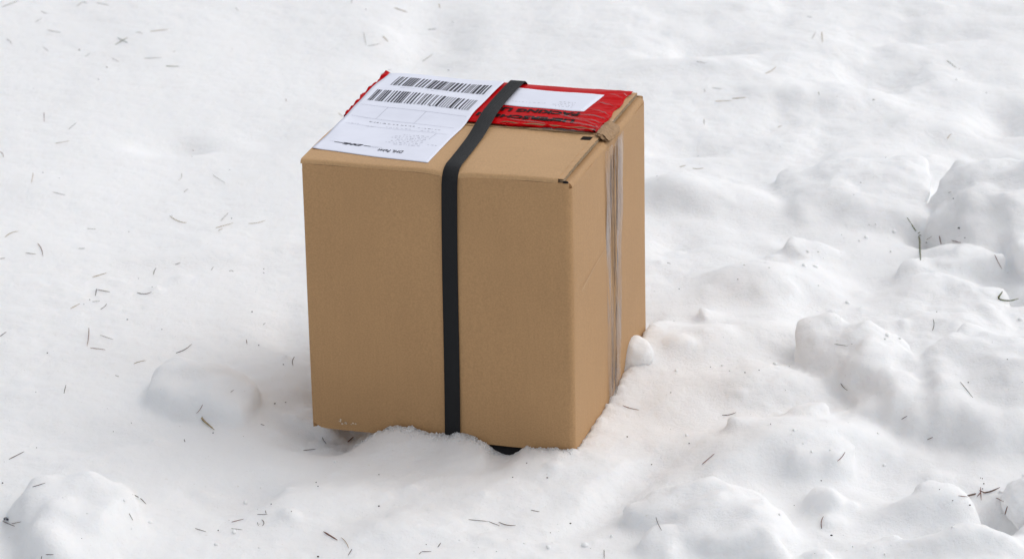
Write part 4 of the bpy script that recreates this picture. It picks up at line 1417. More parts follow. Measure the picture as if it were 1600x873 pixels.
# ------------------------------------------------------------------ loose snow crumbs against the carton
def crumbs():
    rnd = np.random.RandomState(12)
    bm = bmesh.new()
    bmesh.ops.create_icosphere(bm, subdivisions=1, radius=1)
    B = np.array([v.co[:] for v in bm.verts])
    BF = np.array([[v.index for v in f.verts] for f in bm.faces])
    bm.free()
    VV, FF = [], []
    def add(p, r):
        s = rnd.uniform(0.6, 1.2, 3)
        q = B * (r * s) * (1 + rnd.uniform(-.25, .25, (len(B), 1))) + p
        FF.append(BF + len(VV) * len(B))
        VV.append(q)
    for i in range(1100):
        side = rnd.rand()
        if side < 0.62:
            x, y = rnd.uniform(0.05, 0.215), -abs(rnd.normal(0, 0.006)) - 0.0020
        elif side < 0.74:
            x, y = rnd.uniform(0.25, W), -abs(rnd.normal(0, 0.005)) - 0.0016
        else:
            continue
        wpt = BR @ (np.array([x, y, 0]) + OFF)
        r = rnd.uniform(0.0004, 0.0012)
        add(np.array([wpt[0], wpt[1], ground_z(wpt[0], wpt[1]) + r * 0.4]), r)
    for i in range(700):
        if rnd.rand() < 0.75:
            x, y = rnd.uniform(0.2, 0.85), rnd.uniform(-0.5, 0.5)
        else:
            x, y = rnd.uniform(-0.45, 0.3), rnd.uniform(-0.5, -0.2)
        if float(noise2(np.array([x * 9]), np.array([y * 7]), 71)[0]) < 0.12:
            continue
        r = 0.0007 + 0.0030 * rnd.rand() ** 4
        add(np.array([x, y, ground_z(x, y) + r * 0.2]), r)
    V = np.concatenate(VV)
    F = np.concatenate(FF)
    o = mesh_obj('snow_crumbs', V, [tuple(map(int, f)) for f in F], M['grain'], None, True)
    tag(o, 'loose grains of snow crumbled round the parcel and over the lumps', 'snow', kind='stuff')
crumbs()

# ------------------------------------------------------------------ fallen needles, twigs and specks
# kind, thickness, points on the snow
NEEDLES = [
    ('y', 1.2, (-0.7522, 1.5316, -0.003, -0.745, 1.5413, -0.0025, -0.7376, 1.5512, -0.0019, -0.7306, 1.5626, -0.0018)),
    ('y', 1.0, (-0.6377, 1.5364, -0.0034, -0.6355, 1.5427, -0.0029, -0.6333, 1.5495, -0.0024, -0.6312, 1.5573, -0.0023)),
    ('y', 1.0, (-0.6312, 1.5573, -0.0023, -0.6283, 1.5551, -0.0023, -0.6253, 1.5523, -0.0022, -0.6224, 1.5495, -0.0021)),
    ('y', 1.0, (-0.6097, 1.5512, -0.0016, -0.6029, 1.5478, -0.0019, -0.5957, 1.5435, -0.0021, -0.5886, 1.5375, -0.0017)),
    ('y', 0.9, (-0.6904, 1.5169, -0.0048, -0.6862, 1.5097, -0.0049, -0.6822, 1.506, -0.0052, -0.6782, 1.5047, -0.0053)),
    ('y', 0.9, (-0.691, 1.4589, -0.005, -0.6886, 1.4659, -0.005, -0.6864, 1.4739, -0.0053, -0.6838, 1.4796, -0.005)),
    ('y', 1.0, (-0.6677, 1.4122, -0.0041, -0.6605, 1.4079, -0.0042, -0.6533, 1.4049, -0.0046, -0.6463, 1.4019, -0.005)),
    ('y', 0.9, (-0.7245, 1.375, -0.0069, -0.7203, 1.3691, -0.0071, -0.7165, 1.362, -0.0077, -0.7128, 1.3517, -0.0078)),
    ('y', 0.8, (-0.6654, 1.3384, -0.0077, -0.6618, 1.3318, -0.008, -0.6577, 1.3226, -0.0076, -0.6539, 1.315, -0.0075)),
    ('g', 1.1, (-0.558, 1.3397, -0.0052, -0.553, 1.3514, -0.0048, -0.5473, 1.3602, -0.0034, -0.542, 1.3701, -0.0025)),
    ('g', 1.0, (-0.5585, 1.3717, -0.0039, -0.5522, 1.3628, -0.0039, -0.5457, 1.3535, -0.0038, -0.5394, 1.3446, -0.0037)),
    ('y', 1.0, (-0.5327, 1.3926, -0.0012, -0.529, 1.3926, -0.0014, -0.5251, 1.3896, -0.0015, -0.5213, 1.3836, -0.0015)),
    ('t', 1.1, (-0.5109, 1.3958, -0.0012, -0.5025, 1.4008, -0.0017, -0.4937, 1.4042, -0.0017, -0.4851, 1.4075, -0.0017)),
    ('y', 0.8, (-0.597, 1.2888, -0.0074, -0.5946, 1.293, -0.0071, -0.5923, 1.2978, -0.0069, -0.59, 1.3024, -0.0066)),
    ('y', 0.8, (-0.556, 1.2764, -0.0065, -0.552, 1.2702, -0.0065, -0.5476, 1.2623, -0.0061, -0.5437, 1.2569, -0.0064)),
    ('y', 1.0, (-0.5083, 1.27, -0.0045, -0.4997, 1.2699, -0.0042, -0.4907, 1.27, -0.0039, -0.4821, 1.2716, -0.0041)),
    ('g', 1.2, (-0.4734, 1.2368, -0.006, -0.4666, 1.2369, -0.0064, -0.4597, 1.2374, -0.0069, -0.453, 1.2376, -0.0072)),
    ('y', 1.0, (-0.392, 1.5164, 0.0004, -0.3903, 1.5114, 0.0002, -0.3887, 1.5068, -0.0002, -0.3871, 1.5028, -0.0007)),
    ('r', 0.8, (-0.6247, 1.0258, -0.008, -0.6226, 1.009, -0.0072, -0.6205, 0.9932, -0.0068, -0.6185, 0.9771, -0.0062)),
    ('y', 0.9, (-0.5799, 0.9369, -0.0042, -0.5773, 0.9475, -0.0043, -0.5748, 0.9594, -0.0047, -0.5727, 0.9731, -0.0058)),
    ('t', 0.8, (-0.5908, 0.8745, -0.0037, -0.5845, 0.8772, -0.0034, -0.5782, 0.8811, -0.0035, -0.572, 0.8844, -0.0034)),
    ('r', 0.9, (-0.6608, 0.8378, -0.0033, -0.657, 0.8307, -0.0028, -0.6538, 0.8187, -0.0015, -0.6521, 0.8067, -0.001)),
    ('b', 0.8, (-0.2901, 1.0899, -0.0088, -0.2891, 1.0833, -0.0083, -0.2882, 1.0782, -0.0083, -0.2873, 1.0735, -0.0083)),
    ('t', 0.8, (-0.6006, 0.7224, 0.0063, -0.5984, 0.6999, 0.0093, -0.597, 0.6826, 0.0104, -0.5959, 0.6674, 0.011)),
    ('y', 0.9, (-0.5634, 0.6335, 0.0105, -0.5576, 0.631, 0.0099, -0.5517, 0.6292, 0.009, -0.5461, 0.6276, 0.0082)),
    ('y', 0.8, (-0.4074, 0.7517, -0.0039, -0.406, 0.7361, -0.0027, -0.4065, 0.7248, -0.0024, -0.4082, 0.7136, -0.0015)),
    ('y', 0.9, (-0.3973, 0.6663, -0.001, -0.3958, 0.6709, -0.0011, -0.3943, 0.6754, -0.0012, -0.3926, 0.6793, -0.0011)),
    ('y', 0.7, (-0.3658, 0.7419, -0.0032, -0.3592, 0.7284, -0.0024, -0.3522, 0.7133, -0.0011, -0.3457, 0.7016, -0.0009)),
    ('t', 1.2, (-0.4073, 0.5734, -0.0006, -0.3997, 0.5629, -0.0018, -0.3914, 0.5532, -0.0016, -0.3829, 0.5477, -0.0009)),
    ('y', 0.9, (-0.3402, 0.5544, -0.0007, -0.3381, 0.5688, -0.0022, -0.3356, 0.5803, -0.0025, -0.3331, 0.5902, -0.0022)),
    ('t', 1.0, (-0.344, 0.5205, 0.002, -0.337, 0.5271, 0.0019, -0.3299, 0.5353, 0.0012, -0.323, 0.5432, 0.0007)),
    ('t', 0.8, (-0.3395, 0.5047, 0.0042, -0.3378, 0.5078, 0.004, -0.3363, 0.5128, 0.003, -0.3347, 0.5166, 0.0025)),
    ('t', 0.9, (-0.3039, 0.5389, 0.0014, -0.2965, 0.5401, 0.0012, -0.2893, 0.5447, 0.0011, -0.2829, 0.5539, 0.0003)),
    ('t', 1.0, (-0.6032, 0.4669, 0.0094, -0.5998, 0.4784, 0.0092, -0.5951, 0.4869, 0.0087, -0.5896, 0.4913, 0.0082)),
    ('r', 1.0, (-0.5597, 0.4453, 0.0088, -0.5544, 0.4306, 0.0091, -0.5502, 0.4145, 0.0093, -0.5473, 0.3981, 0.0093)),
    ('b', 0.9, (-0.5699, 0.4076, 0.01, -0.5655, 0.4059, 0.0101, -0.561, 0.4045, 0.01, -0.5567, 0.4039, 0.0096)),
    ('b', 0.8, (-0.5984, 0.3852, 0.0107, -0.5965, 0.3865, 0.0105, -0.5945, 0.3875, 0.0104, -0.5926, 0.3883, 0.0104)),
    ('y', 0.7, (-0.5069, 0.5195, 0.0015, -0.5029, 0.5193, 0.0013, -0.4987, 0.5191, 0.001, -0.4947, 0.5188, 0.0009)),
    ('y', 0.9, (-0.507, 0.4312, 0.0072, -0.5044, 0.4315, 0.0071, -0.5018, 0.4321, 0.0069, -0.4992, 0.4325, 0.0067)),
    ('t', 1.1, (-0.4795, 0.3344, 0.0055, -0.4743, 0.3403, 0.0052, -0.469, 0.3477, 0.0044, -0.4638, 0.3539, 0.0039)),
    ('b', 1.1, (-0.4697, 0.2939, 0.0051, -0.464, 0.2912, 0.005, -0.4583, 0.2886, 0.0049, -0.4528, 0.2871, 0.0044)),
    ('b', 1.1, (-0.47, 0.2963, 0.005, -0.4696, 0.2883, 0.005, -0.4692, 0.2803, 0.005, -0.4688, 0.2716, 0.0054)),
    ('y', 0.9, (-0.4705, 0.2533, 0.005, -0.4677, 0.2547, 0.0048, -0.4647, 0.2549, 0.0049, -0.4616, 0.2552, 0.0051)),
    ('t', 0.9, (-0.4935, 0.2274, 0.006, -0.4905, 0.2333, 0.0059, -0.4873, 0.2394, 0.0057, -0.4841, 0.2447, 0.0059)),
    ('b', 0.9, (-0.458, 0.2292, 0.0045, -0.4556, 0.2345, 0.0043, -0.4537, 0.2415, 0.0041, -0.4526, 0.2491, 0.0042)),
    ('b', 1.2, (-0.4208, 0.2904, 0.0023, -0.4145, 0.2864, 0.0023, -0.4085, 0.287, 0.0023, -0.4031, 0.2909, 0.0029)),
    ('b', 0.9, (-0.4071, 0.357, 0.0003, -0.4076, 0.3656, 0.0003, -0.4071, 0.3726, 0.0008, -0.4059, 0.3784, 0.0014)),
    ('b', 0.9, (-0.3833, 0.389, 0.0017, -0.3813, 0.3905, 0.0019, -0.3793, 0.3922, 0.0021, -0.3774, 0.394, 0.0023)),
    ('y', 0.8, (-0.3379, 0.3737, -0.0001, -0.3374, 0.3791, -0.0005, -0.3366, 0.3835, -0.0004, -0.3359, 0.3873, -0.0002)),
    ('y', 0.9, (-0.3161, 0.3755, -0.0016, -0.3143, 0.3774, -0.0019, -0.3124, 0.3772, -0.0021, -0.3106, 0.3748, -0.0022)),
    ('y', 0.8, (-0.263, 0.2029, -0.0049, -0.2621, 0.205, -0.0048, -0.2612, 0.207, -0.0048, -0.2603, 0.2091, -0.0049)),
    ('r', 1.0, (-0.4652, 0.1711, 0.0037, -0.4629, 0.1494, 0.0047, -0.4617, 0.1317, 0.0041, -0.4609, 0.1131, 0.0042)),
    ('y', 0.9, (-0.4496, 0.1452, 0.0051, -0.4438, 0.1396, 0.0054, -0.4378, 0.1345, 0.0055, -0.4325, 0.1326, 0.0044)),
    ('r', 1.0, (-0.4567, 0.1087, 0.0036, -0.4507, 0.1078, 0.0031, -0.4447, 0.107, 0.0027, -0.4386, 0.1049, 0.0027)),
    ('b', 1.0, (-0.5652, 0.1392, 0.0058, -0.5633, 0.1435, 0.0059, -0.5616, 0.1492, 0.0056, -0.5599, 0.1542, 0.0055)),
    ('b', 1.1, (-0.3572, 0.1044, -0.0011, -0.3512, 0.112, -0.0017, -0.3456, 0.1212, -0.0016, -0.3412, 0.1334, -0.0015)),
    ('t', 1.0, (-0.4022, 0.0662, 0.0008, -0.3982, 0.0706, 0.001, -0.3938, 0.0742, 0.0009, -0.3892, 0.0759, 0.0009)),
    ('y', 0.8, (-0.4198, 0.0318, 0.0007, -0.4182, 0.0305, 0.0007, -0.4166, 0.0292, 0.0007, -0.415, 0.0278, 0.0007)),
    ('b', 0.9, (-0.4706, -0.0299, 0.0042, -0.471, -0.0208, 0.0038, -0.4712, -0.0126, 0.0038, -0.4714, -0.0045, 0.0039)),
    ('b', 1.1, (-0.508, -0.2121, 0.0034, -0.5034, -0.2055, 0.0035, -0.4989, -0.1972, 0.003, -0.4949, -0.1866, 0.0014)),
    ('b', 1.0, (-0.4588, -0.3837, 0.0478, -0.4545, -0.3825, 0.0487, -0.4502, -0.3812, 0.0496, -0.4459, -0.3799, 0.0505)),
    ('b', 1.1, (-0.356, -0.3875, 0.0409, -0.3597, -0.3126, 0.0047, -0.3543, -0.3202, 0.0045, -0.3487, -0.3349, 0.0064)),
    ('y', 1.0, (-0.3572, -0.4164, 0.0331, -0.3559, -0.4175, 0.031, -0.3545, -0.4185, 0.0287, -0.3532, -0.4193, 0.0265)),
    ('b', 1.0, (-0.4922, -0.3795, 0.0078, -0.4864, -0.3911, 0.011, -0.479, -0.4108, 0.018, -0.4732, -0.421, 0.0208)),
    ('b', 0.9, (-0.4777, -0.4118, 0.0195, -0.4736, -0.4174, 0.0227, -0.4694, -0.4231, 0.026, -0.4649, -0.4311, 0.0305)),
    ('r', 0.9, (-0.3094, -0.0948, 0.0177, -0.3113, -0.0955, 0.014, -0.3138, -0.0957, 0.0104, -0.3167, -0.0958, 0.0073)),
    ('b', 0.7, (-0.2799, -0.0759, 0.0248, -0.2788, -0.0743, 0.0249, -0.2778, -0.0724, 0.0249, -0.2767, -0.0708, 0.025)),
    ('b', 1.0, (-0.2464, -0.0899, -0.0077, -0.245, -0.0898, -0.0083, -0.2436, -0.0897, -0.0088, -0.2422, -0.0896, -0.0094)),
    ('b', 1.1, (-0.2197, 0.0956, -0.0023, -0.2206, 0.0824, -0.0004, -0.2205, 0.0701, 0.0007, -0.219, 0.0586, 0.0015)),
    ('r', 0.9, (-0.2788, 0.1476, -0.0015, -0.2781, 0.1417, -0.001, -0.2776, 0.1377, -0.0014, -0.2771, 0.1336, -0.0016)),
    ('b', 1.0, (-0.325, -0.1543, 0.0017, -0.3245, -0.1568, 0.0017, -0.324, -0.1593, 0.0018, -0.3236, -0.162, 0.002)),
    ('b', 1.1, (-0.1981, -0.1167, -0.0275, -0.1938, -0.114, -0.0282, -0.1894, -0.1109, -0.0291, -0.1852, -0.1054, -0.031)),
    ('r', 1.0, (-0.2567, -0.3782, 0.0058, -0.2526, -0.3766, 0.0063, -0.2487, -0.3727, 0.0057, -0.2447, -0.3712, 0.0062)),
    ('y', 0.9, (-0.2561, -0.3938, 0.0058, -0.2522, -0.3939, 0.0054, -0.2482, -0.394, 0.005, -0.2443, -0.3947, 0.0048)),
    ('b', 0.9, (-0.2313, -0.3641, 0.0081, -0.2277, -0.3656, 0.0087, -0.224, -0.3662, 0.009, -0.2205, -0.3669, 0.0093)),
    ('b', 0.8, (-0.2231, -0.3572, 0.0093, -0.2227, -0.3605, 0.0096, -0.2223, -0.3634, 0.0096, -0.2219, -0.3654, 0.0093)),
    ('b', 0.9, (-0.226, -0.3749, 0.0072, -0.2238, -0.3785, 0.0066, -0.2233, -0.3827, 0.0061, -0.2245, -0.3869, 0.0055)),
    ('y', 0.8, (-0.2302, -0.3792, 0.0062, -0.2296, -0.3815, 0.0059, -0.2291, -0.3841, 0.0056, -0.2284, -0.3868, 0.0055)),
    ('b', 0.9, (-0.2927, -0.3954, 0.0066, -0.2888, -0.3981, 0.0066, -0.2848, -0.4003, 0.0064, -0.2809, -0.402, 0.006)),
    ('b', 1.0, (-0.4287, -0.5205, 0.0359, -0.426, -0.5214, 0.0364, -0.4233, -0.5222, 0.0367, -0.4207, -0.5225, 0.037)),
    ('b', 0.9, (-0.179, -0.08, -0.0277, -0.178, -0.0822, -0.0299, -0.176, -0.0879, -0.0299, -0.1741, -0.0926, -0.0303)),
    ('r', 1.5, (-0.1504, -0.0945, -0.0273, -0.1483, -0.0868, -0.0285, -0.1465, -0.0793, -0.0296, -0.1445, -0.0759, -0.029)),
    ('r', 2.0, (-0.1612, -0.3947, 0.0026, -0.1562, -0.4033, 0.0035, -0.1511, -0.4119, 0.0044, -0.1462, -0.4189, 0.0045)),
    ('t', 0.9, (-0.1426, -0.4139, 0.005, -0.1387, -0.4234, 0.0062, -0.1356, -0.4326, 0.0063, -0.1335, -0.4411, 0.0056)),
    ('b', 0.9, (-0.1302, -0.4431, 0.0058, -0.1312, -0.4484, 0.006, -0.1322, -0.4548, 0.0065, -0.1334, -0.4592, 0.0062)),
    ('b', 0.8, (-0.0619, -0.4574, 0.0069, -0.0611, -0.4556, 0.0069, -0.0602, -0.4534, 0.0069, -0.0594, -0.4509, 0.0066)),
    ('b', 0.9, (-0.0594, -0.4509, 0.0066, -0.0562, -0.4509, 0.0066, -0.0529, -0.4501, 0.0063, -0.0497, -0.4493, 0.0059)),
    ('b', 1.0, (-0.0435, -0.4352, 0.0043, -0.0426, -0.4303, 0.0036, -0.0416, -0.4267, 0.0036, -0.0406, -0.4239, 0.0039)),
    ('b', 0.9, (-0.0132, -0.3664, 0.0034, -0.0065, -0.3648, 0.0019, 0.0004, -0.3657, 0.0016, 0.0073, -0.3634, -0.0002)),
    ('b', 0.9, (0.0073, -0.3634, -0.0002, 0.0112, -0.3647, -0.0013, 0.0153, -0.3661, -0.0024, 0.0191, -0.3686, -0.0029)),
    ('b', 1.1, (0.0178, -0.3605, -0.0023, 0.0233, -0.365, -0.0027, 0.0294, -0.3694, -0.0019, 0.0355, -0.3702, -0.0015)),
    ('b', 1.0, (0.051, -0.3307, -0.0021, 0.0541, -0.3314, -0.0025, 0.0572, -0.3323, -0.0028, 0.0603, -0.3338, -0.0028)),
    ('b', 0.8, (0.1795, -0.377, 0.0109, 0.1807, -0.3834, 0.0086, 0.1816, -0.4101, 0.0159, 0.1838, -0.4178, 0.0146)),
    ('b', 0.8, (0.1254, -0.4195, -0.0059, 0.1252, -0.4285, -0.005, 0.125, -0.4376, -0.0042, 0.1248, -0.4455, -0.0037)),
    ('r', 1.1, (0.1545, -0.0714, 0.0068, 0.1604, -0.075, 0.0059, 0.1665, -0.0776, 0.0052, 0.1726, -0.0797, 0.0049)),
    ('b', 1.2, (0.263, -0.0995, 0.0072, 0.2682, -0.1, 0.0074, 0.2735, -0.0987, 0.0079, 0.2786, -0.0957, 0.0087)),
    ('r', 1.1, (0.2333, -0.2473, 0.0129, 0.2379, -0.2438, 0.0155, 0.2427, -0.2393, 0.0178, 0.2474, -0.2347, 0.02)),
    ('r', 1.0, (0.3763, -0.2551, 0.0201, 0.3799, -0.252, 0.0218, 0.383, -0.2471, 0.0233, 0.3856, -0.2415, 0.0249)),
    ('r', 1.1, (0.3501, -0.3794, -0.001, 0.3499, -0.3743, 0.0013, 0.3507, -0.3691, 0.0037, 0.3531, -0.3627, 0.0052)),
    ('y', 1.0, (0.3945, 0.0047, 0.0498, 0.3992, 0.001, 0.0505, 0.4041, -0.0016, 0.0506, 0.4088, -0.0043, 0.0509)),
    ('b', 1.0, (0.3981, -0.0443, 0.0222, 0.3999, -0.0485, 0.0205, 0.4022, -0.0529, 0.0193, 0.4048, -0.0574, 0.019)),
    ('b', 1.1, (0.4565, -0.1374, 0.0183, 0.4584, -0.138, 0.0198, 0.4603, -0.1389, 0.0215, 0.4623, -0.1397, 0.0231)),
    ('b', 1.1, (0.4828, -0.1597, 0.0037, 0.4846, -0.1599, 0.0047, 0.4866, -0.1606, 0.006, 0.4885, -0.1615, 0.0073)),
    ('b', 1.0, (0.5218, 0.1426, 0.0116, 0.5242, 0.1511, 0.013, 0.5257, 0.1618, 0.0137, 0.5253, 0.1687, 0.0159)),
    ('y', 1.1, (0.5242, -0.0964, 0.0456, 0.5279, -0.1059, 0.0431, 0.5318, -0.1138, 0.04, 0.5346, -0.1277, 0.0396)),
    ('r', 1.0, (0.5409, -0.2898, -0.0068, 0.5435, -0.292, -0.007, 0.5439, -0.3066, -0.0022, 0.544, -0.3254, 0.0052)),
    ('r', 1.3, (0.5471, -0.3194, -0.0125, 0.5464, -0.3278, -0.0054, 0.5465, -0.3318, -0.0003, 0.5469, -0.3342, 0.0039)),
    ('y', 0.9, (0.5524, 0.4812, -0.0001, 0.5539, 0.4748, 0.004, 0.5557, 0.47, 0.0075, 0.5578, 0.4674, 0.0103)),
    ('r', 1.4, (0.5659, 0.4609, 0.0129, 0.5664, 0.4579, 0.0103, 0.5669, 0.4548, 0.0077, 0.5676, 0.453, 0.0044)),
    ('r', 1.1, (0.5783, 0.4387, 0.0151, 0.5812, 0.4314, 0.0167, 0.5847, 0.4252, 0.0179, 0.5881, 0.4206, 0.0186)),
    ('r', 1.1, (0.6185, 0.3396, 0.0326, 0.621, 0.3343, 0.0282, 0.6241, 0.3335, 0.0224, 0.6277, 0.3354, 0.0159)),
    ('t', 1.0, (0.6268, 0.8952, -0.0044, 0.6287, 0.8993, -0.0027, 0.6312, 0.9029, -0.0014, 0.6341, 0.9059, -0.0005)),
    ('t', 1.0, (0.2547, 0.759, 0.0018, 0.2578, 0.763, 0.0013, 0.2609, 0.7683, 0.0004, 0.2639, 0.7714, 0.0002)),
    ('t', 1.0, (0.2715, 0.7536, 0.0018, 0.2767, 0.7529, 0.0015, 0.282, 0.7562, 0.0007, 0.2873, 0.7607, 0.0003)),
    ('y', 0.8, (0.2208, 0.351, 0.0184, 0.2222, 0.3497, 0.0184, 0.2237, 0.3482, 0.0183, 0.2252, 0.3468, 0.0183)),
    ('y', 0.9, (0.4779, 1.4455, 0.0071, 0.4803, 1.4438, 0.0073, 0.4828, 1.4422, 0.0074, 0.4853, 1.4408, 0.0075)),
    ('y', 0.9, (0.4768, 1.3339, 0.0065, 0.4798, 1.3478, 0.0059, 0.4829, 1.3614, 0.0055, 0.4858, 1.3735, 0.0054)),
    ('t', 1.2, (0.4946, 1.3753, 0.0039, 0.4933, 1.3561, 0.0045, 0.4917, 1.334, 0.0058, 0.4907, 1.3174, 0.0056)),
    ('y', 0.9, (0.2964, 1.1654, 0.0228, 0.3011, 1.1628, 0.0227, 0.306, 1.1604, 0.0224, 0.3108, 1.1587, 0.022)),
    ('t', 1.0, (0.3931, 1.1348, 0.0142, 0.4003, 1.1513, 0.0114, 0.4067, 1.1624, 0.0116, 0.4122, 1.1745, 0.0124)),
    ('y', 1.0, (0.3139, 1.0735, 0.0126, 0.3186, 1.0728, 0.0121, 0.3234, 1.0715, 0.0119, 0.328, 1.0695, 0.0119)),
    ('t', 1.0, (0.3161, 1.0299, 0.0066, 0.324, 1.0294, 0.0071, 0.3322, 1.0289, 0.0076, 0.34, 1.026, 0.0088)),
    ('t', 1.3, (0.3406, 1.036, 0.0085, 0.3469, 1.0347, 0.0095, 0.3536, 1.0328, 0.0107, 0.36, 1.0319, 0.0116)),
    ('y', 0.9, (0.3027, 1.0682, 0.0123, 0.3031, 1.0643, 0.012, 0.3035, 1.0607, 0.0115, 0.304, 1.0573, 0.0111)),
    ('y', 0.9, (0.4619, 1.0386, 0.018, 0.4619, 1.0348, 0.0173, 0.462, 1.0318, 0.0163, 0.4621, 1.0292, 0.0153)),
    ('y', 1.0, (0.2974, 0.9583, 0.0036, 0.297, 0.9513, 0.0035, 0.2966, 0.9431, 0.0037, 0.2963, 0.936, 0.0035)),
    ('t', 0.9, (0.3984, 0.9446, -0.0039, 0.4006, 0.9477, -0.004, 0.403, 0.9512, -0.0042, 0.4054, 0.9558, -0.0048)),
    ('g', 1.0, (0.669, 1.2668, -0.0065, 0.6727, 1.2581, -0.0077, 0.6766, 1.2503, -0.0093, 0.6801, 1.2405, -0.0101)),
    ('t', 1.5, (-0.1487, 1.5146, 0.0009, -0.1421, 1.5116, -0.0006, -0.1354, 1.5077, -0.0018, -0.1288, 1.5052, -0.0035)),
    ('t', 1.1, (-0.081, 1.5537, -0.0044, -0.0805, 1.548, -0.0051, -0.08, 1.5416, -0.0056, -0.0796, 1.5359, -0.0063)),
    ('y', 1.0, (-0.2151, 1.5541, 0.0027, -0.2152, 1.5467, 0.0028, -0.2151, 1.5378, 0.0033, -0.2152, 1.5318, 0.0031)),
    ('y', 1.1, (-0.0958, 1.4629, -0.0183, -0.0917, 1.4643, -0.0184, -0.0874, 1.4653, -0.0184, -0.0833, 1.466, -0.0182)),
    ('y', 0.9, (-0.1914, 1.4002, -0.0046, -0.1895, 1.3835, -0.0061, -0.1874, 1.3635, -0.0068, -0.1855, 1.3455, -0.0079)),
    ('y', 0.9, (-0.1825, 1.3434, -0.0083, -0.1764, 1.3471, -0.0081, -0.17, 1.3505, -0.0078, -0.1639, 1.3567, -0.0084)),
    ('t', 1.3, (-0.1621, 1.3888, -0.0061, -0.1594, 1.3826, -0.0072, -0.1565, 1.3753, -0.008, -0.1538, 1.3684, -0.0089)),
    ('y', 1.1, (-0.1013, 1.3258, -0.0267, -0.0963, 1.3371, -0.0263, -0.0911, 1.3499, -0.0262, -0.086, 1.3616, -0.0258)),
    ('y', 1.0, (-0.1606, 1.2302, -0.0176, -0.156, 1.2466, -0.0198, -0.1509, 1.2603, -0.0211, -0.1461, 1.2736, -0.0224)),
    ('t', 0.9, (-0.2112, 1.0159, -0.0067, -0.2089, 1.0116, -0.0068, -0.2066, 1.0071, -0.007, -0.2043, 1.0012, -0.0066)),
    ('y', 0.8, (0.5827, 0.523, 0.048, 0.5839, 0.5222, 0.0489, 0.5852, 0.5213, 0.0498, 0.5865, 0.521, 0.0505)),
    ('b', 0.8, (-0.4336, -0.5196, 0.0306, -0.4334, -0.5194, 0.0316, -0.4332, -0.5191, 0.0327, -0.4329, -0.519, 0.0337)),
]
STICKS = [
    ('twig', 'dark thin twig with a few reddish needles lying in a snow hollow', 'twig', (0.4863, -0.3571, 0.0196, 0.5177, -0.2827, -0.0069, 0.5346, -0.2811, -0.0047, 0.5474, -0.271, -0.004), 0.0013, 0.0008, 'needle_brown', [(0.5269, -0.2717, -0.0037, 0.5256, -0.2911, -0.01), (0.5266, -0.2805, -0.005, 0.5212, -0.2871, -0.008), (0.5248, -0.2779, -0.0046, 0.5318, -0.2827, -0.0055), (0.4928, -0.352, 0.0227, 0.5036, -0.3473, 0.0192)], 'needle_red'),
    ('bare_stem', 'thin bare grey-green stem standing under a snow overhang', 'stem', (0.5284, 0.4937, 0.025, 0.5376, 0.4906, 0.0113, 0.544, 0.4871, 0.0007, 0.537, 0.4192, 0.0108, 0.5281, 0.3342, 0.0271), 0.0008, 0.001, 'needle_green', [(0.5424, 0.4891, 0.005, 0.5456, 0.4897, 0.0065), (0.5432, 0.4881, 0.0028, 0.5472, 0.4881, 0.0028)], None),
    ('green_sprig', 'small bent green sprig in a snow hollow', 'sprig', (0.6173, 0.2512, 0.0179, 0.6111, 0.2369, 0.0145, 0.6253, 0.2476, 0.0076, 0.6421, 0.2836, -0.0037), 0.0013, 0.0008, 'needle_green', [(0.6108, 0.2355, 0.0142, 0.6146, 0.2472, 0.017)], None),
    ('bud_scale', 'tan papery bud scale at the foot of a snow lump', 'bud scale', (-0.3107, -0.1009, 0.0036, -0.3067, -0.1063, 0.0016, -0.3011, -0.1139, 0.0003, -0.2946, -0.1254, -0.0001), 0.0016, 0.0007, 'needle_tan', [(-0.31, -0.1, 0.0047, -0.3081, -0.106, 0.0015)], None),
    ('beetle', 'tiny dark blue beetle sitting beside two crossed needles', 'beetle', (-0.4903, -0.3791, 0.009, -0.488, -0.3816, 0.0107, -0.4844, -0.393, 0.0144), 0.0019, 0.0016, 'insect', [(-0.4893, -0.3816, 0.0094, -0.4906, -0.3825, 0.0084), (-0.4857, -0.3886, 0.0124, -0.483, -0.3986, 0.0155)], 'insect'),
]
